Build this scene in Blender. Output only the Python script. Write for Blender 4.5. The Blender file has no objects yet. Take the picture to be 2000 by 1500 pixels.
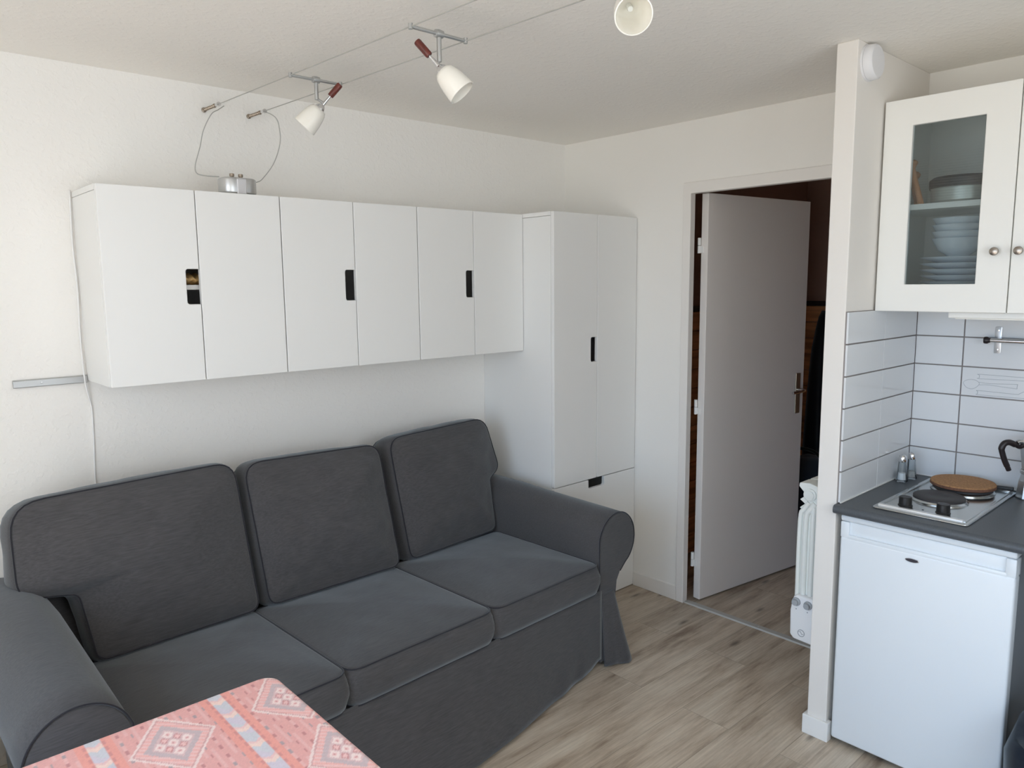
import bpy, bmesh, math, random
import numpy as np
from mathutils import Vector, Matrix, noise, Quaternion

C = bpy.context.scene
COL = C.collection
PI = math.pi
random.seed(4)

# ------------------------------------------------------------------ camera
cam_d = bpy.data.cameras.new('camera')
cam = bpy.data.objects.new('camera', cam_d)
COL.objects.link(cam)
cam_d.sensor_fit = 'HORIZONTAL'
cam_d.sensor_width = 36.0
cam_d.lens = 36.0 * 1462.35 / 2000.0
cam_d.clip_start = 0.02
RV = Vector((0.7397181391936173, -0.6728371036338872, -0.010358886112616506))
UV = Vector((0.09677628287026833, 0.09113680307654959, 0.9911248328030129))
FV = Vector((0.6659214860790618, 0.7341555115222852, -0.1325302202507255))
m = Matrix((RV, UV, -FV)).transposed().to_4x4()
m.translation = (-3.0434812, -2.90456216, 1.59824773)
cam.matrix_world = m
C.camera = cam

# ------------------------------------------------------------------ daylight
wd = bpy.data.worlds.new('world')
C.world = wd
wd.use_nodes = True
nt = wd.node_tree
nt.nodes.clear()
out = nt.nodes.new('ShaderNodeOutputWorld')
bg = nt.nodes.new('ShaderNodeBackground')
tc = nt.nodes.new('ShaderNodeTexCoord')
sep = nt.nodes.new('ShaderNodeSeparateXYZ')
mr = nt.nodes.new('ShaderNodeMapRange')
mr.inputs['From Min'].default_value = -1.0
mr.inputs['From Max'].default_value = 1.0
rmp = nt.nodes.new('ShaderNodeValToRGB')
cr = rmp.color_ramp
cr.elements[0].position = 0.0
cr.elements[0].color = (0.64, 0.62, 0.58, 1)
cr.elements[1].position = 1.0
cr.elements[1].color = (0.55, 0.80, 1.10, 1)
e = cr.elements.new(0.47); e.color = (0.72, 0.70, 0.66, 1)
e = cr.elements.new(0.52); e.color = (0.70, 0.94, 1.27, 1)
e = cr.elements.new(0.70); e.color = (0.60, 0.88, 1.27, 1)
nt.links.new(tc.outputs['Generated'], sep.inputs[0])
nt.links.new(sep.outputs['Z'], mr.inputs['Value'])
nt.links.new(mr.outputs[0], rmp.inputs[0])
mr2 = nt.nodes.new('ShaderNodeMapRange')
mr2.inputs['From Min'].default_value = -0.35
mr2.inputs['From Max'].default_value = -0.80
wm = nt.nodes.new('ShaderNodeMix')
wm.data_type = 'RGBA'
wm.inputs['B'].default_value = (0.84, 0.89, 0.93, 1)
nt.links.new(sep.outputs['Y'], mr2.inputs['Value'])
nt.links.new(mr2.outputs[0], wm.inputs['Factor'])
nt.links.new(rmp.outputs[0], wm.inputs['A'])
nt.links.new(wm.outputs['Result'], bg.inputs['Color'])
bg.inputs['Strength'].default_value = 2.9
nt.links.new(bg.outputs[0], out.inputs[0])

# daylight window opening in the wall behind the photographer (x = XW)
XW = -4.10
WY0, WY1, WZ0, WZ1 = -3.48, -1.20, 0.12, 2.20
pl = bpy.data.lights.new('window_portal', 'AREA')
pl.shape = 'RECTANGLE'
pl.size = WZ1 - WZ0
pl.size_y = WY1 - WY0
pl.cycles.is_portal = True
po = bpy.data.objects.new('window_portal', pl)
COL.objects.link(po)
po.location = (XW - 0.10, (WY0 + WY1) / 2, (WZ0 + WZ1) / 2)
po.rotation_euler = (0, -PI / 2, 0)

# added, unseen fill window in the right-hand wall (y = YR)
YR = -3.55
VX0, VX1, VZ0, VZ1 = -2.50, -1.15, 1.05, 2.10
pl2 = bpy.data.lights.new('fill_window_portal', 'AREA')
pl2.shape = 'RECTANGLE'
pl2.size = VX1 - VX0
pl2.size_y = VZ1 - VZ0
pl2.cycles.is_portal = True
po2 = bpy.data.objects.new('fill_window_portal', pl2)
COL.objects.link(po2)
po2.location = ((VX0 + VX1) / 2, YR - 0.06, (VZ0 + VZ1) / 2)
po2.rotation_euler = (PI / 2, 0, 0)

# high sun falling steeply through the window onto the floor behind the viewpoint
sl = bpy.data.lights.new('sun', 'SUN')
sl.energy = 10.0
sl.angle = math.radians(0.6)
sl.color = (1.0, 0.98, 0.95)
so = bpy.data.objects.new('sun', sl)
COL.objects.link(so)
_el, _az = math.radians(68), math.radians(8)
so.rotation_euler = Vector((math.cos(_el) * math.cos(_az), math.cos(_el) * math.sin(_az), -math.sin(_el))).to_track_quat('-Z', 'Y').to_euler()
so.location = (-6, -3, 5)

vs = C.view_settings
vs.view_transform = 'Standard'
vs.look = 'None'
vs.gamma = 1.0
vs.use_curve_mapping = False
vs.exposure = 0.84
C.cycles.max_bounces = 14
C.cycles.diffuse_bounces = 8
C.cycles.transparent_max_bounces = 12
C.cycles.caustics_reflective = False
C.cycles.caustics_refractive = False
C.cycles.sample_clamp_indirect = 4.0
C.cycles.use_denoising = True

# ------------------------------------------------------------------ helpers
def obj(name, bm, mat=None, parent=None, smooth=None, loc=None):
    me = bpy.data.meshes.new(name)
    bmesh.ops.recalc_face_normals(bm, faces=bm.faces[:])
    if smooth is not None:
        for f in bm.faces:
            f.smooth = True
        if smooth < 3.1:
            for ed in bm.edges:
                if len(ed.link_faces) == 2 and ed.calc_face_angle(0) > smooth:
                    ed.smooth = False
    bm.to_mesh(me)
    bm.free()
    o = bpy.data.objects.new(name, me)
    COL.objects.link(o)
    if mat:
        for mm in (mat if isinstance(mat, (list, tuple)) else [mat]):
            me.materials.append(mm)
    if parent:
        o.parent = parent
    if loc:
        o.location = loc
    return o

def tag(o, label, cat, group=None):
    o['label'] = label
    o['category'] = cat
    if group:
        o['group'] = group
    return o

def thing(name, label, cat, loc=(0, 0, 0), rotz=0.0, group=None):
    o = bpy.data.objects.new(name, None)
    o.empty_display_size = 0.05
    COL.objects.link(o)
    o.location = loc
    o.rotation_euler = (0, 0, rotz)
    return tag(o, label, cat, group)

def struct(name, bm, mat, parent=None, smooth=None, label=None, cat=None):
    o = obj(name, bm, mat, parent, smooth)
    o['kind'] = 'structure'
    if label and not parent:
        o['label'] = label
        o['category'] = cat
    return o

def box(bm, x0, x1, y0, y1, z0, z1, bev=0.0, seg=2):
    t = bmesh.new()
    bmesh.ops.create_cube(t, size=1.0)
    for v in t.verts:
        v.co = Vector(((x0 + x1) / 2 + v.co.x * (x1 - x0), (y0 + y1) / 2 + v.co.y * (y1 - y0), (z0 + z1) / 2 + v.co.z * (z1 - z0)))
    if bev > 0:
        bmesh.ops.bevel(t, geom=t.edges[:], offset=bev, segments=seg, affect='EDGES', profile=0.5)
    merge(bm, t)
    return bm

def merge(bm, t, mat=None):
    me = bpy.data.meshes.new('tmp')
    t.to_mesh(me)
    t.free()
    if mat is not None:
        me.transform(mat)
    bm.from_mesh(me)
    bpy.data.meshes.remove(me)

def B(*a, **k):
    return box(bmesh.new(), *a, **k)

def frames_along(pts):
    pts = [Vector(p) for p in pts]
    n = len(pts)
    tans = []
    for i in range(n):
        a = pts[max(i - 1, 0)]
        b = pts[min(i + 1, n - 1)]
        tans.append((b - a).normalized())
    ref = Vector((0, 0, 1)) if abs(tans[0].z) < 0.9 else Vector((1, 0, 0))
    nrm = (ref - tans[0] * ref.dot(tans[0])).normalized()
    fr = []
    for t in tans:
        nrm = (nrm - t * nrm.dot(t)).normalized()
        fr.append((nrm, t.cross(nrm)))
    return pts, tans, fr

def tube(bm, pts, r, seg=8, closed=False, caps=True):
    pts, tans, fr = frames_along(pts)
    rr = r if isinstance(r, (list, tuple)) else [r] * len(pts)
    rings = []
    for p, (a, b), ri in zip(pts, fr, rr):
        rings.append([bm.verts.new(p + (a * math.cos(2 * PI * k / seg) + b * math.sin(2 * PI * k / seg)) * ri) for k in range(seg)])
    n = len(rings)
    for i in range(n if closed else n - 1):
        r0, r1 = rings[i], rings[(i + 1) % n]
        for k in range(seg):
            bm.faces.new((r0[k], r0[(k + 1) % seg], r1[(k + 1) % seg], r1[k]))
    if caps and not closed:
        bm.faces.new(rings[0][::-1])
        bm.faces.new(rings[-1])
    return bm

def smooth_path(pts, n=8, closed=False):
    P = [Vector(p) for p in pts]
    res = []
    N = len(P)
    for i in range(N if closed else N - 1):
        if closed:
            p0, p1, p2, p3 = P[i - 1], P[i], P[(i + 1) % N], P[(i + 2) % N]
        else:
            p0, p1, p2, p3 = P[max(i - 1, 0)], P[i], P[i + 1], P[min(i + 2, N - 1)]
        for k in range(n):
            t = k / n
            res.append(0.5 * ((2 * p1) + (p2 - p0) * t + (2 * p0 - 5 * p1 + 4 * p2 - p3) * t * t + (3 * p1 - p0 - 3 * p2 + p3) * t ** 3))
    if not closed:
        res.append(P[-1])
    return res

def lathe(bm, prof, seg=28, origin=(0, 0, 0), axis=(0, 0, 1), closed_prof=False):
    """prof: (radius, height) pairs; revolved about axis through origin"""
    ax = Vector(axis).normalized()
    q = Vector((0, 0, 1)).rotation_difference(ax)
    o = Vector(origin)
    rings = []
    for r, h in prof:
        if r < 1e-6:
            rings.append([bm.verts.new(o + q @ Vector((0, 0, h)))])
        else:
            rings.append([bm.verts.new(o + q @ Vector((r * math.cos(2 * PI * k / seg), r * math.sin(2 * PI * k / seg), h))) for k in range(seg)])
    pairs = list(zip(rings[:-1], rings[1:]))
    if closed_prof:
        pairs.append((rings[-1], rings[0]))
    for a, b in pairs:
        for k in range(seg):
            k2 = (k + 1) % seg
            if len(a) == 1 and len(b) == 1:
                continue
            if len(a) == 1:
                bm.faces.new((a[0], b[k], b[k2]))
            elif len(b) == 1:
                bm.faces.new((a[k], a[k2], b[0]))
            else:
                bm.faces.new((a[k], a[k2], b[k2], b[k]))
    return bm

def prism(bm, poly, fn, t0, t1, bev=0.0, seg=2):
    """extrude a 2-D outline; fn(a, b, t) maps to 3-D"""
    t = bmesh.new()
    lo = [t.verts.new(fn(a, b, t0)) for a, b in poly]
    hi = [t.verts.new(fn(a, b, t1)) for a, b in poly]
    n = len(poly)
    t.faces.new(lo)
    t.faces.new(hi[::-1])
    for i in range(n):
        t.faces.new((lo[i], lo[(i + 1) % n], hi[(i + 1) % n], hi[i]))
    bmesh.ops.recalc_face_normals(t, faces=t.faces[:])
    if bev > 0:
        es = [ed for ed in t.edges if len(ed.link_faces) == 2 and ed.calc_face_angle(0) > 0.6]
        bmesh.ops.bevel(t, geom=es, offset=bev, segments=seg, affect='EDGES', profile=0.5)
    merge(bm, t)
    return bm

def rrect(w, h, r, n=6, cx=0.0, cy=0.0):
    pts = []
    for (sx, sy, a0) in ((1, 1, 0), (-1, 1, 90), (-1, -1, 180), (1, -1, 270)):
        for k in range(n + 1):
            a = math.radians(a0 + 90 * k / n)
            pts.append((cx + sx * (w / 2 - r) + r * math.cos(a), cy + sy * (h / 2 - r) + r * math.sin(a)))
    return pts

def frame_ring(bm, outer, inner, fn, t0, t1):
    """rectangular frame with a hole; outer / inner = (a0, a1, b0, b1)"""
    def cs(rc):
        return [(rc[0], rc[2]), (rc[1], rc[2]), (rc[1], rc[3]), (rc[0], rc[3])]
    vo0 = [bm.verts.new(fn(a, b, t0)) for a, b in cs(outer)]
    vi0 = [bm.verts.new(fn(a, b, t0)) for a, b in cs(inner)]
    vo1 = [bm.verts.new(fn(a, b, t1)) for a, b in cs(outer)]
    vi1 = [bm.verts.new(fn(a, b, t1)) for a, b in cs(inner)]
    for i in range(4):
        j = (i + 1) % 4
        bm.faces.new((vo0[i], vo0[j], vi0[j], vi0[i]))
        bm.faces.new((vo1[i], vo1[j], vi1[j], vi1[i]))
        bm.faces.new((vo0[i], vo0[j], vo1[j], vo1[i]))
        bm.faces.new((vi0[i], vi0[j], vi1[j], vi1[i]))
    return bm

# ------------------------------------------------------------------ materials
def mat(name, col, rough=0.5, metal=0.0, spec=0.5, bump=None, var=None, coat=0.0, sheen=0.0, trans=0.0, ior=1.45):
    """bump = (scale, strength, distance, stretch) ; var = (scale, amount, stretch)"""
    M = bpy.data.materials.new(name)
    M.use_nodes = True
    n = M.node_tree
    p = n.nodes['Principled BSDF']
    p.inputs['Base Color'].default_value = (*col, 1)
    p.inputs['Roughness'].default_value = rough
    p.inputs['Metallic'].default_value = metal
    p.inputs['Specular IOR Level'].default_value = spec
    p.inputs['Coat Weight'].default_value = coat
    p.inputs['Sheen Weight'].default_value = sheen
    p.inputs['Transmission Weight'].default_value = trans
    p.inputs['IOR'].default_value = ior
    t = n.nodes.new('ShaderNodeTexCoord')
    if bump:
        mp = n.nodes.new('ShaderNodeMapping')
        mp.inputs['Scale'].default_value = bump[3] if len(bump) > 3 else (1, 1, 1)
        nz = n.nodes.new('ShaderNodeTexNoise')
        nz.inputs['Scale'].default_value = bump[0]
        nz.inputs['Detail'].default_value = 3
        b = n.nodes.new('ShaderNodeBump')
        b.inputs['Strength'].default_value = bump[1]
        b.inputs['Distance'].default_value = bump[2]
        n.links.new(t.outputs['Object'], mp.inputs[0])
        n.links.new(mp.outputs[0], nz.inputs['Vector'])
        n.links.new(nz.outputs['Fac'], b.inputs['Height'])
        n.links.new(b.outputs[0], p.inputs['Normal'])
    if var:
        mp = n.nodes.new('ShaderNodeMapping')
        mp.inputs['Scale'].default_value = var[2] if len(var) > 2 else (1, 1, 1)
        nz = n.nodes.new('ShaderNodeTexNoise')
        nz.inputs['Scale'].default_value = var[0]
        nz.inputs['Detail'].default_value = 4
        rm = n.nodes.new('ShaderNodeValToRGB')
        a = var[1]
        rm.color_ramp.elements[0].position = 0.25
        rm.color_ramp.elements[1].position = 0.75
        rm.color_ramp.elements[0].color = (*[c * (1 - a) for c in col], 1)
        rm.color_ramp.elements[1].color = (*[min(c * (1 + a), 1) for c in col], 1)
        n.links.new(t.outputs['Object'], mp.inputs[0])
        n.links.new(mp.outputs[0], nz.inputs['Vector'])
        n.links.new(nz.outputs['Fac'], rm.inputs[0])
        n.links.new(rm.outputs[0], p.inputs['Base Color'])
    return M

def plaster(name, col, scale, strength, dist):
    """rough-cast paint: dense fine grain and sparse larger blobs"""
    M = bpy.data.materials.new(name)
    M.use_nodes = True
    n = M.node_tree
    p = n.nodes['Principled BSDF']
    p.inputs['Base Color'].default_value = (*col, 1)
    p.inputs['Roughness'].default_value = 0.75
    p.inputs['Specular IOR Level'].default_value = 0.25
    t = n.nodes.new('ShaderNodeTexCoord')
    n1 = n.nodes.new('ShaderNodeTexNoise')
    n1.inputs['Scale'].default_value = scale
    n1.inputs['Detail'].default_value = 4
    n2 = n.nodes.new('ShaderNodeTexNoise')
    n2.inputs['Scale'].default_value = scale * 0.55
    n2.inputs['Detail'].default_value = 2
    rm = n.nodes.new('ShaderNodeValToRGB')
    rm.color_ramp.elements[0].position = 0.52
    rm.color_ramp.elements[1].position = 0.66
    add = n.nodes.new('ShaderNodeMath')
    add.operation = 'MULTIPLY_ADD'
    add.inputs[1].default_value = 0.8
    b = n.nodes.new('ShaderNodeBump')
    b.inputs['Strength'].default_value = strength
    b.inputs['Distance'].default_value = dist
    L = n.links.new
    L(t.outputs['Object'], n1.inputs['Vector'])
    L(t.outputs['Object'], n2.inputs['Vector'])
    L(n2.outputs['Fac'], rm.inputs[0])
    L(rm.outputs[0], add.inputs[0])
    L(n1.outputs['Fac'], add.inputs[2])
    L(add.outputs[0], b.inputs['Height'])
    L(b.outputs[0], p.inputs['Normal'])
    return M

def floor_mat():
    M = bpy.data.materials.new('oak_plank_floor')
    M.use_nodes = True
    n = M.node_tree
    L = n.links.new
    p = n.nodes['Principled BSDF']
    p.inputs['Roughness'].default_value = 0.42
    p.inputs['Specular IOR Level'].default_value = 0.4
    t = n.nodes.new('ShaderNodeTexCoord')
    mp = n.nodes.new('ShaderNodeMapping')
    mp.inputs['Location'].default_value = (0.34, 0.783, 0)
    br = n.nodes.new('ShaderNodeTexBrick')
    br.offset = 0.37
    br.offset_frequency = 2
    br.inputs['Scale'].default_value = 1.0
    br.inputs['Brick Width'].default_value = 1.22
    br.inputs['Row Height'].default_value = 0.195
    br.inputs['Mortar Size'].default_value = 0.0011
    br.inputs['Mortar Smooth'].default_value = 0.3
    br.inputs['Bias'].default_value = 0.0
    br.inputs['Color1'].default_value = (0.0, 0.0, 0.0, 1)
    br.inputs['Color2'].default_value = (1.0, 1.0, 1.0, 1)
    br.inputs['Mortar'].default_value = (0.5, 0.5, 0.5, 1)
    L(t.outputs['Object'], mp.inputs[0])
    L(mp.outputs[0], br.inputs['Vector'])
    # per plank shift of the grain
    sh = n.nodes.new('ShaderNodeVectorMath'); sh.operation = 'MULTIPLY_ADD'
    sh.inputs[1].default_value = (7.3, 3.1, 0)
    L(br.outputs['Color'], sh.inputs[0])
    L(t.outputs['Object'], sh.inputs[2])
    g1 = n.nodes.new('ShaderNodeMapping'); g1.inputs['Scale'].default_value = (2.0, 13.0, 1.0)
    L(sh.outputs[0], g1.inputs[0])
    nz = n.nodes.new('ShaderNodeTexNoise')
    nz.inputs['Scale'].default_value = 1.0
    nz.inputs['Detail'].default_value = 9
    nz.inputs['Roughness'].default_value = 0.66
    nz.inputs['Distortion'].default_value = 0.0
    L(g1.outputs[0], nz.inputs['Vector'])
    rm = n.nodes.new('ShaderNodeValToRGB')
    cr = rm.color_ramp
    cr.elements[0].position = 0.30; cr.elements[0].color = (0.205, 0.150, 0.110, 1)
    cr.elements[1].position = 0.70; cr.elements[1].color = (0.600, 0.535, 0.440, 1)
    e = cr.elements.new(0.42); e.color = (0.395, 0.322, 0.248, 1)
    e = cr.elements.new(0.54); e.color = (0.510, 0.435, 0.347, 1)
    L(nz.outputs['Fac'], rm.inputs[0])
    # fine streaks
    g2 = n.nodes.new('ShaderNodeMapping'); g2.inputs['Scale'].default_value = (3.0, 150.0, 1.0)
    L(sh.outputs[0], g2.inputs[0])
    n2 = n.nodes.new('ShaderNodeTexNoise')
    n2.inputs['Scale'].default_value = 1.0
    n2.inputs['Detail'].default_value = 4
    L(g2.outputs[0], n2.inputs['Vector'])
    r2 = n.nodes.new('ShaderNodeMapRange')
    r2.inputs['From Min'].default_value = 0.3; r2.inputs['From Max'].default_value = 0.7
    r2.inputs['To Min'].default_value = 0.86; r2.inputs['To Max'].default_value = 1.12
    L(n2.outputs['Fac'], r2.inputs['Value'])
    # knots
    kv = n.nodes.new('ShaderNodeMapping'); kv.inputs['Scale'].default_value = (1.1, 3.6, 1.0)
    L(sh.outputs[0], kv.inputs[0])
    vo = n.nodes.new('ShaderNodeTexVoronoi')
    vo.voronoi_dimensions = '2D'
    vo.inputs['Scale'].default_value = 1.0
    L(kv.outputs[0], vo.inputs['Vector'])
    kr = n.nodes.new('ShaderNodeMapRange')
    kr.inputs['From Min'].default_value = 0.012; kr.inputs['From Max'].default_value = 0.055
    kr.inputs['To Min'].default_value = 0.42; kr.inputs['To Max'].default_value = 1.0
    L(vo.outputs['Distance'], kr.inputs['Value'])
    # plank tone
    pr = n.nodes.new('ShaderNodeMapRange')
    pr.inputs['To Min'].default_value = 0.93; pr.inputs['To Max'].default_value = 1.09
    L(br.outputs['Color'], pr.inputs['Value'])
    m1 = n.nodes.new('ShaderNodeMath'); m1.operation = 'MULTIPLY'
    L(r2.outputs[0], m1.inputs[0]); L(kr.outputs[0], m1.inputs[1])
    m2 = n.nodes.new('ShaderNodeMath'); m2.operation = 'MULTIPLY'
    L(m1.outputs[0], m2.inputs[0]); L(pr.outputs[0], m2.inputs[1])
    jt = n.nodes.new('ShaderNodeMapRange')
    jt.inputs['To Min'].default_value = 1.0; jt.inputs['To Max'].default_value = 0.60
    L(br.outputs['Fac'], jt.inputs['Value'])
    m3 = n.nodes.new('ShaderNodeMath'); m3.operation = 'MULTIPLY'
    L(m2.outputs[0], m3.inputs[0]); L(jt.outputs[0], m3.inputs[1])
    mx = n.nodes.new('ShaderNodeVectorMath'); mx.operation = 'SCALE'
    L(rm.outputs[0], mx.inputs[0]); L(m3.outputs[0], mx.inputs['Scale'])
    L(mx.outputs[0], p.inputs['Base Color'])
    b = n.nodes.new('ShaderNodeBump')
    b.inputs['Strength'].default_value = 0.25
    b.inputs['Distance'].default_value = 0.001
    L(m3.outputs[0], b.inputs['Height'])
    L(b.outputs[0], p.inputs['Normal'])
    return M

def fabric(name, col, slub=1.0, stretch=(22, 260, 260)):
    M = bpy.data.materials.new(name)
    M.use_nodes = True
    n = M.node_tree
    L = n.links.new
    p = n.nodes['Principled BSDF']
    p.inputs['Roughness'].default_value = 0.92
    p.inputs['Specular IOR Level'].default_value = 0.15
    p.inputs['Sheen Weight'].default_value = 0.36
    p.inputs['Sheen Roughness'].default_value = 0.5
    p.inputs['Sheen Tint'].default_value = (0.82, 0.92, 1.0, 1)
    t = n.nodes.new('ShaderNodeTexCoord')
    mp = n.nodes.new('ShaderNodeMapping'); mp.inputs['Scale'].default_value = stretch
    nz = n.nodes.new('ShaderNodeTexNoise')
    nz.inputs['Scale'].default_value = 1.0
    nz.inputs['Detail'].default_value = 5
    n2 = n.nodes.new('ShaderNodeTexNoise')
    n2.inputs['Scale'].default_value = 7.0
    n2.inputs['Detail'].default_value = 3
    n3 = n.nodes.new('ShaderNodeTexNoise')
    n3.inputs['Scale'].default_value = 480.0
    L(t.outputs['Object'], mp.inputs[0]); L(mp.outputs[0], nz.inputs['Vector'])
    L(t.outputs['Object'], n2.inputs['Vector']); L(t.outputs['Object'], n3.inputs['Vector'])
    ad = n.nodes.new('ShaderNodeMath'); ad.operation = 'MULTIPLY_ADD'; ad.inputs[1].default_value = 0.25
    L(n2.outputs['Fac'], ad.inputs[0]); L(nz.outputs['Fac'], ad.inputs[2])
    rm = n.nodes.new('ShaderNodeValToRGB')
    rm.color_ramp.elements[0].position = 0.38
    rm.color_ramp.elements[1].position = 0.85
    rm.color_ramp.elements[0].color = (*[c * (1 - 0.20 * slub) for c in col], 1)
    rm.color_ramp.elements[1].color = (*[c * (1 + 0.20 * slub) for c in col], 1)
    L(ad.outputs[0], rm.inputs[0]); L(rm.outputs[0], p.inputs['Base Color'])
    b = n.nodes.new('ShaderNodeBump'); b.inputs['Strength'].default_value = 0.2; b.inputs['Distance'].default_value = 0.0007
    a2 = n.nodes.new('ShaderNodeMath'); a2.operation = 'ADD'
    L(nz.outputs['Fac'], a2.inputs[0]); L(n3.outputs['Fac'], a2.inputs[1])
    L(a2.outputs[0], b.inputs['Height']); L(b.outputs[0], p.inputs['Normal'])
    return M

def wood(name, col, stretch=(30, 2, 2), amount=0.45, rough=0.5):
    return mat(name, col, rough, var=(1.6, amount, stretch), bump=(2.0, 0.15, 0.001, stretch))

def ribbed_glass(name):
    """thin pressed glass: see-through with a haze, mirror-like sheen and fine ribs"""
    M = bpy.data.materials.new(name)
    M.use_nodes = True
    n = M.node_tree
    n.nodes.clear()
    L = n.links.new
    o = n.nodes.new('ShaderNodeOutputMaterial')
    tr = n.nodes.new('ShaderNodeBsdfTransparent'); tr.inputs[0].default_value = (0.79, 0.83, 0.84, 1)
    df = n.nodes.new('ShaderNodeBsdfTranslucent'); df.inputs[0].default_value = (0.75, 0.82, 0.82, 1)
    gl = n.nodes.new('ShaderNodeBsdfGlossy'); gl.inputs['Roughness'].default_value = 0.10
    t = n.nodes.new('ShaderNodeTexCoord')
    w1 = n.nodes.new('ShaderNodeTexWave'); w1.bands_direction = 'Z'; w1.inputs['Scale'].default_value = 38.0
    w2 = n.nodes.new('ShaderNodeTexWave'); w2.bands_direction = 'Y'; w2.inputs['Scale'].default_value = 38.0
    ad = n.nodes.new('ShaderNodeMath'); ad.operation = 'MULTIPLY_ADD'; ad.inputs[1].default_value = 0.15
    b = n.nodes.new('ShaderNodeBump'); b.inputs['Strength'].default_value = 0.4; b.inputs['Distance'].default_value = 0.0002
    L(t.outputs['Object'], w1.inputs['Vector']); L(t.outputs['Object'], w2.inputs['Vector'])
    L(w2.outputs['Fac'], ad.inputs[0]); L(w1.outputs['Fac'], ad.inputs[2])
    L(ad.outputs[0], b.inputs['Height'])
    L(b.outputs[0], gl.inputs['Normal']); L(b.outputs[0], df.inputs['Normal'])
    m1 = n.nodes.new('ShaderNodeMixShader'); m1.inputs[0].default_value = 0.03
    m2 = n.nodes.new('ShaderNodeMixShader'); m2.inputs[0].default_value = 0.06
    L(tr.outputs[0], m1.inputs[1]); L(df.outputs[0], m1.inputs[2])
    L(m1.outputs[0], m2.inputs[1]); L(gl.outputs[0], m2.inputs[2])
    L(m2.outputs[0], o.inputs[0])
    return M

def clear_glass(name):
    M = bpy.data.materials.new(name)
    M.use_nodes = True
    n = M.node_tree
    n.nodes.clear()
    L = n.links.new
    o = n.nodes.new('ShaderNodeOutputMaterial')
    tr = n.nodes.new('ShaderNodeBsdfTransparent'); tr.inputs[0].default_value = (0.90, 0.92, 0.93, 1)
    gl = n.nodes.new('ShaderNodeBsdfGlossy'); gl.inputs['Roughness'].default_value = 0.04
    fr = n.nodes.new('ShaderNodeFresnel'); fr.inputs[0].default_value = 1.25
    ad = n.nodes.new('ShaderNodeMath'); ad.operation = 'ADD'; ad.inputs[1].default_value = 0.0
    mx = n.nodes.new('ShaderNodeMixShader')
    L(fr.outputs[0], ad.inputs[0]); L(ad.outputs[0], mx.inputs[0])
    L(tr.outputs[0], mx.inputs[1]); L(gl.outputs[0], mx.inputs[2]); L(mx.outputs[0], o.inputs[0])
    return M

M_wall = plaster('roughcast_white_wall', (0.84, 0.825, 0.795), 85, 0.25, 0.004)
M_wall_s = plaster('smooth_white_wall', (0.84, 0.825, 0.79), 60, 0.12, 0.002)
M_ceil = plaster('textured_ceiling', (0.87, 0.845, 0.80), 95, 0.22, 0.003)
M_part = plaster('painted_partition', (0.77, 0.74, 0.70), 60, 0.08, 0.002)
M_floor = floor_mat()
M_white = mat('white_cabinet_lacquer', (0.80, 0.80, 0.785), 0.38, spec=0.4)
M_kwhite = mat('cream_kitchen_front', (0.79, 0.785, 0.75), 0.35, spec=0.4)
M_dark_in = mat('cabinet_inside', (0.32, 0.31, 0.30), 0.7)
M_frame = mat('door_frame_paint', (0.80, 0.775, 0.74), 0.4)
M_doorp = mat('door_paint', (0.80, 0.765, 0.735), 0.45, bump=(200, 0.05, 0.0005))
M_chrome = mat('chrome', (0.75, 0.75, 0.76), 0.16, metal=1.0)
M_alu = mat('brushed_aluminium', (0.62, 0.63, 0.64), 0.36, metal=1.0, bump=(60, 0.1, 0.0004, (1, 40, 40)))
M_satin = mat('satin_grey_metal', (0.50, 0.51, 0.51), 0.38, metal=0.85)
M_inox = mat('stainless_hob', (0.60, 0.61, 0.60), 0.20, metal=1.0, bump=(30, 0.05, 0.0005, (1, 60, 1)))
M_brass = mat('aged_brass', (0.36, 0.30, 0.24), 0.35, metal=0.8)
M_nickel = mat('antique_nickel', (0.36, 0.32, 0.28), 0.28, metal=1.0)
M_black = mat('black_plastic', (0.012, 0.011, 0.011), 0.4)
M_iron = mat('cast_iron_plate', (0.055, 0.052, 0.054), 0.55, metal=0.4, bump=(90, 0.2, 0.0006))
M_bakelite = mat('dark_bakelite', (0.018, 0.012, 0.013), 0.35)
M_mahog = wood('mahogany_handle', (0.13, 0.030, 0.022), (60, 60, 8), 0.4, 0.35)
M_opal = mat('opal_lamp_glass', (0.83, 0.81, 0.75), 0.25, spec=0.5)
M_opal.node_tree.nodes['Principled BSDF'].inputs['Subsurface Weight'].default_value = 0.0
M_wire = mat('grey_wire', (0.42, 0.42, 0.40), 0.5, metal=0.2)
M_cordw = mat('white_cord', (0.82, 0.82, 0.82), 0.5)
M_tile = mat('white_glazed_tile', (0.68, 0.70, 0.72), 0.10, spec=0.5)
M_grout = mat('grey_grout', (0.26, 0.235, 0.225), 0.9)
M_ink = mat('grey_tile_print', (0.36, 0.39, 0.42), 0.4)
M_top = mat('slate_grey_laminate', (0.075, 0.083, 0.092), 0.40, var=(300, 0.18), bump=(300, 0.05, 0.0003))
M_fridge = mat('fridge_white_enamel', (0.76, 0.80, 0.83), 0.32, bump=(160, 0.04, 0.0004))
M_fridge_s = mat('fridge_side_shaded', (0.17, 0.185, 0.20), 0.45)  # shade on the white side is put into this dark grey
M_gasket = mat('fridge_gasket', (0.42, 0.41, 0.42), 0.6)
M_cork = mat('cork', (0.36, 0.19, 0.085), 0.85, var=(140, 0.35), bump=(120, 0.4, 0.001))
M_corkd = mat('cork_edge', (0.16, 0.075, 0.045), 0.85, var=(140, 0.3))
M_radi = mat('radiator_enamel', (0.78, 0.80, 0.77), 0.35)
M_radp = mat('radiator_plastic', (0.78, 0.79, 0.80), 0.4)
M_knobg = mat('grey_dial', (0.33, 0.35, 0.37), 0.5)
M_glass = ribbed_glass('ribbed_cabinet_glass')
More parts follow.
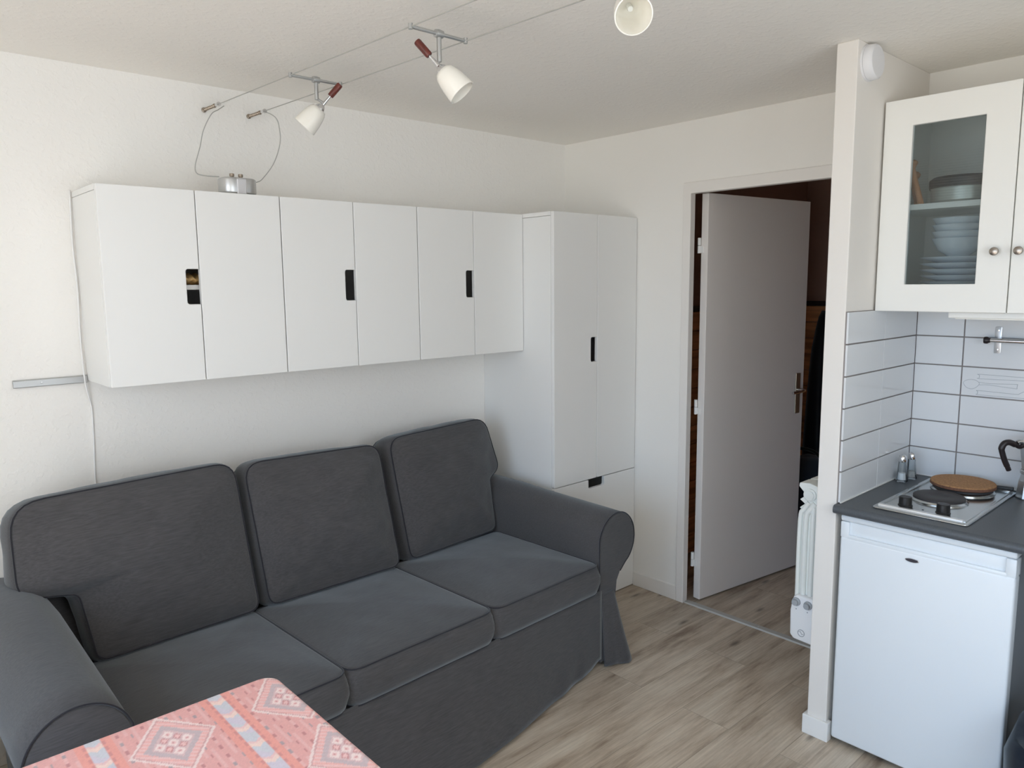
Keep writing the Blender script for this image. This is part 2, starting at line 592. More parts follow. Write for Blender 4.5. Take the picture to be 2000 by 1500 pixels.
M_clear = clear_glass('clear_glass')
M_salt = mat('salt', (0.85, 0.85, 0.84), 0.9)
M_pepper = mat('pepper', (0.55, 0.53, 0.50), 0.9, var=(700, 0.6))
M_china = mat('white_china', (0.72, 0.77, 0.82), 0.2)
M_steelpot = mat('steel_pot', (0.50, 0.51, 0.47), 0.35, metal=0.5)
M_spoonw = wood('beech_spoon', (0.62, 0.28, 0.12), (10, 10, 3), 0.25)
M_pine = wood('knotty_pine', (0.76, 0.38, 0.17), (2, 2, 18), 0.4, 0.45)
M_brown = plaster('brown_hall_wall', (0.40, 0.26, 0.21), 60, 0.3, 0.003)
M_darkwood = wood('dark_wood', (0.035, 0.026, 0.024), (3, 20, 20), 0.3)
M_coat = fabric('black_cloth', (0.014, 0.014, 0.018), 0.6)
M_navy = fabric('navy_cloth', (0.030, 0.042, 0.062), 0.6)
M_sofa = fabric('charcoal_sofa_cotton', (0.070, 0.067, 0.069), 1.0)
M_pipe = fabric('charcoal_piping', (0.024, 0.022, 0.027), 0.4)
M_olive = fabric('olive_cloth', (0.014, 0.015, 0.010), 0.6)  # near-black, darkens the added chest by the sofa; also on a bag handle
M_biscuit = mat('biscuit_bag', (0.55, 0.36, 0.15), 0.4, var=(55, 0.75))
M_table = wood('beech_table', (0.42, 0.27, 0.15), (3, 30, 30), 0.25)
M_badge = mat('badge_silver', (0.62, 0.60, 0.60), 0.2, metal=1.0)
M_badged = mat('badge_dark', (0.05, 0.045, 0.055), 0.3)
M_detector = mat('detector_plastic', (0.74, 0.74, 0.76), 0.45)
M_strip = mat('aluminium_threshold', (0.50, 0.50, 0.48), 0.45, metal=0.15)
M_bag = fabric('dark_bag_nylon', (0.010, 0.014, 0.022), 0.5)

# ------------------------------------------------------------------ room shell
H = 2.34
HX = 1.92      # hall back
HY = -0.42     # hall left wall
T = 0.07
PY0, PY1, PX = -1.76, -1.828, -0.602   # partition faces and front end

struct('floor', B(XW - 0.2, HX + 0.1, YR - 0.1, 0.1, -0.08, 0.0), M_floor, label='pale oak plank laminate floor', cat='floor')
struct('ceiling', B(XW - 0.2, HX + 0.1, YR - 0.1, 0.1, H, H + 0.1), M_ceil, label='white textured ceiling', cat='ceiling')
struct('wall_left', B(XW - 0.2, T, 0.0, 0.1, 0.0, H), M_wall, label='roughcast white wall behind the sofa', cat='wall')
bm = bmesh.new()
DY0, DY1, DZ = -0.80, -1.66, 2.035
box(bm, 0.0, 0.022, DY0, 0.0, 0, H)
box(bm, 0.022, T, -0.66, 0.0, 0, H)
box(bm, 0.0, T, DY1, DY0, DZ, H)
box(bm, 0.0, T, YR, DY1, 0, H)
struct('wall_back', bm, M_wall_s, label='white end wall with the doorway', cat='wall')
bm = bmesh.new()
box(bm, XW, T, YR - 0.1, YR, 0, VZ0)
box(bm, XW, T, YR - 0.1, YR, VZ1, H)
box(bm, XW, VX0, YR - 0.1, YR, VZ0, VZ1)
box(bm, VX1, T, YR - 0.1, YR, VZ0, VZ1)
struct('wall_right', bm, M_wall_s, label='white wall on the right', cat='wall')
bm = bmesh.new()
box(bm, XW - 0.2, XW, YR, 0.0, 0, WZ0)
box(bm, XW - 0.2, XW, YR, 0.0, WZ1, H)
box(bm, XW - 0.2, XW, YR, WY0, WZ0, WZ1)
box(bm, XW - 0.2, XW, WY1, 0.0, WZ0, WZ1)
struct('wall_rear', bm, M_wall_s, label='window wall behind the viewpoint', cat='wall')
bm = bmesh.new()
fnx = lambda a, b, t: Vector((t, a, b))
for k in range(3):
    a0 = WY0 + (WY1 - WY0) * k / 3
    a1 = WY0 + (WY1 - WY0) * (k + 1) / 3
    frame_ring(bm, (a0, a1, WZ0, WZ1), (a0 + 0.045, a1 - 0.045, WZ0 + 0.045, WZ1 - 0.045), fnx, XW - 0.09, XW - 0.03)
struct('window_1', bm, M_white, label='white window frame', cat='window')
bm = bmesh.new()
for k in range(2):
    a0 = VX0 + (VX1 - VX0) * k / 2
    a1 = VX0 + (VX1 - VX0) * (k + 1) / 2
    frame_ring(bm, (a0, a1, VZ0, VZ1), (a0 + 0.045, a1 - 0.045, VZ0 + 0.045, VZ1 - 0.045), lambda a, b, t: Vector((a, t, b)), YR - 0.05, YR - 0.01)
struct('fill_window', bm, M_white, label='white frame of the added, unseen side window', cat='window')
# kitchen partition
struct('wall_partition', B(PX, 0.0, PY1, PY0, 0, H, bev=0.003), M_part, label='narrow white partition beside the kitchen corner', cat='wall')
# hall beyond the doorway
struct('wall_hall_left', B(T, HX, HY, HY + 0.08, 0, H), M_brown, label='brown wall of the dark hall', cat='wall')
struct('wall_hall_back', B(HX, HX + 0.08, -1.9, HY + 0.08, 0, H), M_brown, label='far brown wall of the dark hall', cat='wall')
struct('wall_hall_right', B(T, HX, -1.84, -1.76, 0, H), M_brown, label='right wall of the dark hall', cat='wall')
bm = bmesh.new()
for k in range(13):
    z0 = 0.0 + k * 0.11
    box(bm, T + 0.001, HX, HY - 0.018, HY, z0 + 0.002, z0 + 0.108, bev=0.003, seg=1)
    box(bm, HX - 0.018, HX, -1.76, HY - 0.018, z0 + 0.002, z0 + 0.108, bev=0.003, seg=1)
struct('trim_1', bm, M_pine, label='knotty pine boards lining the lower hall walls', cat='panelling')
bm = bmesh.new()
box(bm, T + 0.001, HX, HY - 0.03, HY, 1.432, 1.462, bev=0.004)
box(bm, HX - 0.03, HX, -1.76, HY - 0.03, 1.432, 1.462, bev=0.004)
struct('trim_2', bm, M_darkwood, label='dark rail capping the pine boards', cat='rail')
# door frame
bm = bmesh.new()
fy0, fy1, fz = -0.777, -1.70, 2.060
iy0, iy1, iz = -0.820, -1.64, 2.008
poly = [(fy0, 0), (fy0, fz), (fy1, fz), (fy1, 0), (iy1, 0), (iy1, iz), (iy0, iz), (iy0, 0)]
prism(bm, poly, lambda a, b, t: Vector((t, a, b)), -0.012, 0.026, bev=0.003)
struct('trim_3', bm, M_frame, label='off-white steel door frame', cat='door frame')
# threshold strip
bm = bmesh.new()
prism(bm, [(0.0, 0.0), (0.005, 0.006), (0.035, 0.006), (0.040, 0.0)], lambda a, b, t: Vector((a - 0.004, t, b)), iy0 - 0.002, iy1 + 0.002)
for yy in (-0.87, -1.05, -1.22, -1.40):
    lathe(bm, [(0.0045, 0.0055), (0.004, 0.0072), (0, 0.0075)], 12, (0.016, yy, 0))
struct('trim_4', bm, M_strip, label='grey metal threshold strip in the doorway', cat='threshold')
# baseboards
struct('baseboard_back', B(-0.011, 0.0, fy0 + 0.001, -0.502, 0, 0.075, bev=0.003), M_frame, label='low white baseboard between wardrobe and door frame', cat='baseboard')
bm = bmesh.new()
prism(bm, [(PX - 0.012, PY1 - 0.012), (PX - 0.012, PY0 + 0.012), (-0.60 + 0.55, PY0 + 0.012), (-0.05, PY0), (PX, PY0), (PX, PY1), (PX + 0.02, PY1), (PX + 0.02, PY1 - 0.012)],
      lambda a, b, t: Vector((a, b, t)), 0.0, 0.07, bev=0.002)
struct('baseboard_partition', bm, M_white, label='white baseboard wrapped round the partition foot', cat='baseboard')

# door leaf, hinged at the left, standing open into the hall
hx, hy = 0.070, -0.827
ang = math.atan2(-0.966 + 0.858, 0.863 - 0.075)
dl = 0.795
bm = bmesh.new()
box(bm, 0.0, dl, -0.040, 0.0, 0.010, 2.012, bev=0.0015, seg=1)
door = struct('door_1', bm, M_doorp, label='plain off-white flush door standing open into the hall', cat='door')
door.location = (hx, hy, 0)
door.rotation_euler = (0, 0, ang)
for zc in (1.77, 0.99, 0.212):
    bm = bmesh.new()
    tube(bm, [(-0.008, 0.004, zc - 0.036), (-0.008, 0.004, zc - 0.001)], 0.008, 12)
    tube(bm, [(-0.008, 0.004, zc + 0.001), (-0.008, 0.004, zc + 0.036)], 0.008, 12)
    box(bm, -0.008, 0.001, -0.016, 0.004, zc - 0.034, zc - 0.002)
    struct('hinge', bm, M_white, door, smooth=0.6)
bm = bmesh.new()
box(bm, 0.725, 0.763, -0.0445, -0.040, 0.885, 1.105, bev=0.0015)
hp = struct('handle_plate', bm, mat('bronzed_plate', (0.50, 0.46, 0.38), 0.3, metal=0.9), door)
bm = bmesh.new()
tube(bm, smooth_path([(0.744, -0.044, 1.015), (0.744, -0.075, 1.015), (0.738, -0.088, 1.015), (0.70, -0.092, 1.013), (0.635, -0.090, 1.010)], 6), 0.008, 12)
struct('door_lever', bm, M_chrome, hp, smooth=0.7)

# ------------------------------------------------------------------ white storage units
def notch_door(bm, x0, x1, z0, z1, y, th, notch=None):
    """door in the x-z plane, front face at y; notch = (side, z0, z1, w)"""
    poly = []
    def arc(cx, cz, r, a0, a1, n=5):
        return [(cx + r * math.cos(math.radians(a0 + (a1 - a0) * k / n)), cz + r * math.sin(math.radians(a0 + (a1 - a0) * k / n))) for k in range(n + 1)]
    r = 0.004
    poly += arc(x0 + r, z0 + r, r, 180, 270, 3)
    poly += arc(x1 - r, z0 + r, r, 270, 360, 3)
    if notch and notch[0] == 'right':
        n0, n1, w = notch[1], notch[2], notch[3]
        q = 0.009
        poly += [(x1, n0)] + arc(x1 - w + q, n0 + q, q, 270, 180) + arc(x1 - w + q, n1 - q, q, 180, 90) + [(x1, n1)]
    poly += arc(x1 - r, z1 - r, r, 0, 90, 3)
    if notch and notch[0] == 'top':
        c0, c1, d = notch[1], notch[2], notch[3]
        q = 0.009
        poly += [(c1, z1)] + arc(c1 - q, z1 - d + q, q, 0, -90) + arc(c0 + q, z1 - d + q, q, -90, -180) + [(c0, z1)]
    poly += arc(x0 + r, z1 - r, r, 90, 180, 3)
    prism(bm, poly, lambda a, b, t: Vector((a, t, b)), y, y + th, bev=0.0018, seg=2)
    return bm

def carcass(bm, w, d, h, th=0.018, base=0.0):
    """open-fronted box: x 0..w, y -d..0, z base..h"""
    box(bm, 0, th, -d, -0.001, base, h - 0.02, bev=0.001, seg=1)
    box(bm, w - th, w, -d, -0.001, base, h - 0.02, bev=0.001, seg=1)
    box(bm, th, w - th, -d, -0.001, base, base + th)
    box(bm, th, w - th, -0.012, -0.001, base + th, h - 0.02)
    return bm

def wall_cabinet(x0, label, shelf_z):
    w, h, d = 0.598, 0.638, 0.280
    t = thing('wall_cabinet', label, 'cabinet', (x0 + 0.001, 0, 1.282), 0, 'wall cabinets above the sofa')
    obj('carcass', carcass(bmesh.new(), w, d, h), M_white, t)
    obj('top_panel', B(0, w, -d, -0.001, h - 0.0185, h, bev=0.001, seg=1), M_white, t)
    obj('shelf', B(0.019, w - 0.019, -d + 0.02, -0.013, shelf_z, shelf_z + 0.016), M_white, t)
    for i in range(2):
        a0 = i * 0.2995 + 0.001
        a1 = a0 + 0.2965
        n = ('right', 1.541 - 1.282, 1.659 - 1.282, 0.044) if i == 0 else None
        obj('cabinet_door', notch_door(bmesh.new(), a0, a1, 0.0, h - 0.001, -0.300, 0.0185, n), M_white, t)
    return t

WX = -0.602
wall_cabinet(WX - 1.8, 'white two-door wall cabinet farthest left, with a packet showing in its hand hole', 0.308)
wall_cabinet(WX - 1.2, 'white two-door wall cabinet in the middle of the row above the sofa', 0.10)
wall_cabinet(WX - 0.6, 'white two-door wall cabinet touching the tall wardrobe', 0.10)

# packet on the shelf behind the first hand hole
bm = bmesh.new()
t_ = bmesh.new()
bmesh.ops.create_grid(t_, x_segments=18, y_segments=10, size=0.5)
for v in t_.verts:
    x, y = v.co.x, v.co.y
    v.co = Vector((x * 0.15, -0.5 * 0.10 * (1 - (2 * y) ** 2) * 0.9 + noise.noise(Vector((x * 9, y * 7, 1))) * 0.006, (y + 0.5) * 0.038 + 0.004 * math.sin(x * 40)))
merge(bm, t_)
t_ = bmesh.new()
bmesh.ops.create_grid(t_, x_segments=18, y_segments=10, size=0.5)
for v in t_.verts:
    x, y = v.co.x, v.co.y
    v.co = Vector((x * 0.15, 0.5 * 0.08 * (1 - (2 * y) ** 2) * 0.9, (y + 0.5) * 0.038 + 0.004 * math.sin(x * 40)))
merge(bm, t_)
o = obj('food_packet', bm, M_biscuit, smooth=3.2)
o.location = (-2.115, -0.205, 1.282 + 0.308 + 0.0165)
tag(o, 'crinkled beige food packet seen through the hand hole of the leftmost cabinet', 'packet')

# tall wardrobe
t = thing('wardrobe', 'tall white wardrobe with two doors and drawers in the corner by the door', 'wardrobe', (-0.601, 0, 0))
obj('carcass', carcass(bmesh.new(), 0.599, 0.480, 1.921), M_white, t)
obj('top_panel', B(0, 0.599, -0.480, -0.001, 1.9025, 1.921, bev=0.001, seg=1), M_white, t)
for i in range(2):
    a0 = i * 0.2995 + 0.001
    n = ('right', 1.221, 1.340, 0.044) if i == 0 else None
    obj('wardrobe_door', notch_door(bmesh.new(), a0, a0 + 0.2965, 0.642, 1.920, -0.500, 0.0185, n), M_white, t)
for k, (z0, z1) in enumerate(((0.322, 0.638), (0.004, 0.318))):
    obj('drawer', notch_door(bmesh.new(), 0.001, 0.598, z0, z1, -0.500, 0.0185, ('top', 0.240, 0.358, 0.044)), M_white, t)
obj('inner_shelf', B(0.019, 0.58, -0.47, -0.013, 0.632, 0.648), M_white, t)

# ------------------------------------------------------------------ sofa
SO = (-1.695, -0.995, 0.0)
SR = math.radians(2.5)
sofa = thing('sofa', 'three-seat charcoal grey fabric sofa with rolled arms and loose cushions', 'sofa', SO, SR)

def cushion(name, outline, thick, crown_f, crown_b, M, seed, parent, rings=22, gus=5, wr=0.004, wdir=(3, 8), sag=None, power=2.4):
    """box cushion from a 2-D outline (a, b); c is the normal, front positive"""
    n = len(outline)
    P = [Vector((a, b)) for a, b in outline]
    cen = Vector((sum(p.x for p in P) / n, sum(p.y for p in P) / n))
    bm = bmesh.new()
    def wrk(a, b, side, r):
        w = noise.noise(Vector((a * wdir[0] + seed, b * wdir[1], seed + side))) * wr
        w += noise.noise(Vector((a * wdir[0] * 3.1 + seed, b * wdir[1] * 2.6, seed * 2 + side))) * wr * 0.45
        return w * min(1.0, (1 - r) * 5 + 0.15)
    def layer(side, crown):
        L = []
        for i in range(1, rings + 1):
            r = (i / rings) ** 0.8
            row = []
            for p in P:
                q = cen + (p - cen) * r
                c = thick / 2 + crown * (1 - r ** power) + wrk(q.x, q.y, side, r)
                if sag:
                    c += sag(q.x, q.y, r) if side > 0 else 0
                row.append(bm.verts.new(M @ Vector((q.x, q.y, c * side))))
            L.append(row)
        c0 = thick / 2 + crown
        if sag and side > 0:
            c0 += sag(cen.x, cen.y, 0)
        cv = bm.verts.new(M @ Vector((cen.x, cen.y, (c0 + wrk(cen.x, cen.y, side, 0)) * side)))
        for k in range(n):
            bm.faces.new((cv, L[0][k], L[0][(k + 1) % n]))
        for a, b in zip(L[:-1], L[1:]):
            for k in range(n):
                k2 = (k + 1) % n
                bm.faces.new((a[k], b[k], b[k2], a[k2]))
        return L[-1]
    f = layer(1, crown_f)
    bk = layer(-1, crown_b)
    prev = f
    for g in range(1, gus):
        u = g / gus
        row = []
        for k, p in enumerate(P):
            d = (p - cen).normalized()
            bul = 0.016 * math.sin(PI * u) + 0.004 * noise.noise(Vector((k * 0.21 + seed, u * 3, 0)))
            pf = f[k].co
            pb = bk[k].co
            base = pf.lerp(pb, u)
            dd = M.to_3x3() @ Vector((d.x, d.y, 0))
            row.append(bm.verts.new(base + dd * bul))
        for k in range(n):
            k2 = (k + 1) % n
            bm.faces.new((prev[k], row[k], row[k2], prev[k2]))
        prev = row
    for k in range(n):
        k2 = (k + 1) % n
        bm.faces.new((prev[k], bk[k], bk[k2], prev[k2]))
    loop_f = [v.co.copy() for v in f]
    loop_b = [v.co.copy() for v in bk]
    o = obj(name, bm, M_sofa, parent, smooth=3.2)
    for lp in (loop_f, loop_b):
        pb = bmesh.new()
        tube(pb, lp, 0.0030, 6, closed=True)
        obj('piping', pb, M_pipe, o, smooth=3.2)
    return o

def densify(poly, step=0.018, rad=None):
    """poly: list of (a, b, radius) corners -> dense rounded outline"""
    n = len(poly)
    pts = []
    for i in range(n):
        p0 = Vector(poly[i - 1][:2]); p1 = Vector(poly[i][:2]); p2 = Vector(poly[(i + 1) % n][:2])
        r = poly[i][2]
        d0 = (p0 - p1).normalized(); d2 = (p2 - p1).normalized()
        a = math.acos(max(-1, min(1, d0.dot(d2))))
        tl = min(r / math.tan(a / 2), 0.48 * (p0 - p1).length, 0.48 * (p2 - p1).length)
        s = p1 + d0 * tl; e2 = p1 + d2 * tl
        for k in range(7):
            t = k / 6
            pts.append((s * (1 - t) ** 2 + p1 * 2 * t * (1 - t) + e2 * t * t))
    res = []
    m_ = len(pts)
    for i in range(m_):
        a = pts[i]; b = pts[(i + 1) % m_]
        k = max(1, int((b - a).length / step))
        for j in range(k):
            q = a.lerp(b, j / k)
            res.append((q.x, q.y))
    return res

# seat cushions: local frame a = along sofa, b = depth, c = up
for i in range(3):
    ac = -0.6 + 0.6 * i
    out_ = densify([(-0.298, -0.004, 0.05), (0.298, -0.004, 0.05), (0.299, 0.62, 0.03), (-0.299, 0.62, 0.03)])
    Mx = Matrix.Translation((ac, 0.0, 0.390))
    cushion('seat_cushion', out_, 0.118, 0.030, 0.004, Mx, 3.7 * i + 1.3, sofa, wr=0.0045, wdir=(4, 4), power=2.0)

def lean(ac, v0, z0, tilt, yaw=0.0, roll=0.0):
    """back cushion frame: a along sofa, b up the cushion, c towards the sitter"""
    R = Matrix.Rotation(yaw, 4, 'Z') @ Matrix.Rotation(-tilt, 4, 'X')
    Bm = Matrix(((1, 0, 0, 0), (0, 0, -1, 0), (0, 1, 0, 0), (0, 0, 0, 1)))
    return Matrix.Translation((ac, v0, z0)) @ R @ Bm @ Matrix.Rotation(roll, 4, 'Z')

# left back cushion with its wing over the arm
outL = densify([(-0.215, 0.0, 0.04), (0.305, 0.0, 0.04), (0.300, 0.530, 0.07), (-0.385, 0.520, 0.10), (-0.395, 0.245, 0.06), (-0.240, 0.215, 0.03)])
cushion('back_cushion', outL, 0.125, 0.052, 0.03, lean(-0.60, 0.640, 0.450, math.radians(15)), 11.2, sofa, wr=0.012, wdir=(4, 8))
outM = densify([(-0.275, 0.0, 0.04), (0.282, 0.0, 0.04), (0.280, 0.500, 0.06), (-0.285, 0.515, 0.07)])
cushion('back_cushion', outM, 0.135, 0.055, 0.03, lean(0.020, 0.630, 0.450, math.radians(16), yaw=math.radians(-2)), 23.9, sofa, wr=0.018, wdir=(4, 8))
outR = densify([(-0.272, 0.0, 0.04), (0.240, 0.0, 0.04), (0.262, 0.235, 0.03), (0.335, 0.275, 0.05), (0.300, 0.520, 0.08), (-0.275, 0.510, 0.07)])
cushion('back_cushion', outR, 0.130, 0.055, 0.03, lean(0.640, 0.655, 0.450, math.radians(14), yaw=math.radians(3)), 37.1, sofa, wr=0.013, wdir=(4, 8))

# rolled arms
def arm(side):
    prof = [(0.903, 0.02), (0.900, 0.30), (0.898, 0.47)]
    for k in range(19):
        a = math.radians(170 - k * (170 + 62) / 18)
        prof.append((1.016 + 0.119 * math.cos(a), 0.522 + 0.122 * math.sin(a)))
    prof += [(1.038, 0.385), (1.012, 0.345), (1.004, 0.29), (1.004, 0.02)]
    bm = bmesh.new()
    vs_ = [0.0, 0.008, 0.10, 0.22, 0.34, 0.46, 0.58, 0.70, 0.80]
    rings_ = []
    for v in vs_:
        s = 1.0 - 0.16 * min(1.0, max(0.0, (v - 0.05) / 0.38))
        ins = 0.006 if v == 0.0 else 0.0
        row = []
        for (a, z) in prof:
            if z > 0.33:
                a2 = 0.898 + (a - 0.898) * (s if side > 0 else 1.0)
            else:
                a2 = a
            dx = a2 - 0.98
            dz = z - 0.5
            l = math.hypot(dx, dz) + 1e-6
            up = (0.036 if side > 0 else 0.085) * min(1.0, v / 0.6) * min(1.0, max(0.0, (z - 0.33) / 0.1))
            row.append(bm.verts.new(Vector((side * (a2 - dx / l * ins), v, z + up - dz / l * ins * (1 if z > 0.3 else 0)))))
        rings_.append(row)
    n = len(prof)
    for r0, r1 in zip(rings_[:-1], rings_[1:]):
        for k in range(n):
            k2 = (k + 1) % n
            bm.faces.new((r0[k], r0[k2], r1[k2], r1[k]))
    bm.faces.new(rings_[0])
    bm.faces.new(rings_[-1][::-1])
    o = obj('arm', bm, M_sofa, sofa, smooth=0.9)
    pb = bmesh.new()
    pts = [Vector((side * a, 0.003, z)) for a, z in prof[2:-3]]
    pts = [Vector((side * 0.9, 0.003, 0.33))] + pts
    tube(pb, smooth_path(pts, 3), 0.0030, 6)
    obj('piping', pb, M_pipe, o, smooth=3.2)
arm(1)
arm(-1)

# base and back frame under the cover
bm = bmesh.new()
box(bm, -0.90, 0.90, 0.02, 0.80, 0.03, 0.325, bev=0.01)
obj('base', bm, M_sofa, sofa)
bm = bmesh.new()
prism(bm, [(0.70, 0.05), (0.70, 0.48), (0.755, 0.68), (0.80, 0.72), (0.865, 0.70), (0.885, 0.62), (0.88, 0.05)], lambda a, b, t: Vector((t, a, b)), -1.03, 0.99, bev=0.02, seg=3)
obj('back_frame', bm, M_sofa, sofa, smooth=0.9)

# loose front skirt, its hem pushed out towards the middle
def sheet(name, nu, nz, fn, th=0.005):
    bm = bmesh.new()
    g = [[bm.verts.new(fn(i / nu, j / nz)) for i in range(nu + 1)] for j in range(nz + 1)]
    for j in range(nz):
        for i in range(nu):
            bm.faces.new((g[j][i], g[j][i + 1], g[j + 1][i + 1], g[j + 1][i]))
    o = obj(name, bm, M_sofa, sofa, smooth=3.2)
    md = o.modifiers.new('thick', 'SOLIDIFY')
    md.thickness = th
    md.offset = -1
    return o

def front(s, t):
    u = -0.905 + 1.815 * s
    z = 0.335 - 0.322 * t
    bow = float(np.interp(u, [-0.92, -0.5, -0.1, 0.1, 0.31, 0.55, 0.74, 0.9], [0.0, 0.09, 0.135, 0.132, 0.105, 0.055, 0.018, 0.0]))
    v = 0.004 - bow * t ** 1.25
    fold = math.exp(-((u - 0.62 - 0.22 * (1 - t)) / 0.05) ** 2) * 0.007 * t + math.exp(-((u - 0.76 - 0.10 * (1 - t)) / 0.035) ** 2) * 0.005 * t
    v -= fold
    v += noise.noise(Vector((u * 2.2, t * 1.4, 5.0))) * 0.004 * t
    lift = 0.022 * math.exp(-((u - 0.90) / 0.05) ** 2) * t
    return Vector((u, v, z + lift))
sheet('front_skirt', 110, 16, front)

def corner(side):
    path = [(0.912, 0.002, 0, -1), (0.955, -0.002, 0.1, -1), (0.985, 0.000, 0.35, -0.94), (1.003, 0.012, 0.72, -0.7), (1.008, 0.035, 0.95, -0.3), (1.008, 0.10, 1, 0), (1.008, 0.30, 1, 0), (1.008, 0.55, 1, 0), (1.006, 0.79, 1, 0)]
    amp = [0.012, 0.040, 0.066, 0.078, 0.074, 0.050, 0.018, 0.020, 0.016]
    def fn(s, t):
        x = s * (len(path) - 1)
        i = min(int(x), len(path) - 2)
        f = x - i
        pa, pb = path[i], path[i + 1]
        u = pa[0] + (pb[0] - pa[0]) * f
        v = pa[1] + (pb[1] - pa[1]) * f
        nx = pa[2] + (pb[2] - pa[2]) * f
        ny = pa[3] + (pb[3] - pa[3]) * f
        a = amp[i] + (amp[i + 1] - amp[i]) * f
        off = 0.004 + a * t ** 1.15 + 0.007 * t * math.sin(s * 26)
        z = 0.318 - 0.312 * t + (0.006 * math.sin(s * 18) * t if s > 0.02 else 0)
        return Vector((side * (u + nx * off), v + ny * off, max(z, 0.004)))
    sheet('corner_skirt', 60, 14, fn)
corner(1)
corner(-1)

# ------------------------------------------------------------------ table with patterned cloth
tx0, tx1, ty0, ty1, tz = -3.13, -2.388, -2.17, -1.374, 0.738
t = thing('dining_table', 'rectangular table under the pink patterned cloth', 'table', ((tx0 + tx1) / 2, (ty0 + ty1) / 2, 0))
hw, hd = (tx1 - tx0) / 2, (ty1 - ty0) / 2
bm = bmesh.new()
prism(bm, rrect(2 * hw, 2 * hd, 0.03), lambda a, b, c: Vector((a, b, c)), tz - 0.028, tz, bev=0.003)
obj('tabletop', bm, M_table, t)
bm = bmesh.new()
frame_ring(bm, (-hw + 0.05, hw - 0.05, -hd + 0.05, hd - 0.05), (-hw + 0.07, hw - 0.07, -hd + 0.07, hd - 0.07), lambda a, b, c: Vector((a, b, c)), tz - 0.11, tz - 0.028)
obj('apron', bm, M_table, t)
for sx in (-1, 1):
    for sy in (-1, 1):
        bm = bmesh.new()
        box(bm, sx * (hw - 0.06) - 0.024, sx * (hw - 0.06) + 0.024, sy * (hd - 0.06) - 0.024, sy * (hd - 0.06) + 0.024, 0, tz - 0.028, bev=0.004)
        obj('leg', bm, M_table, t)

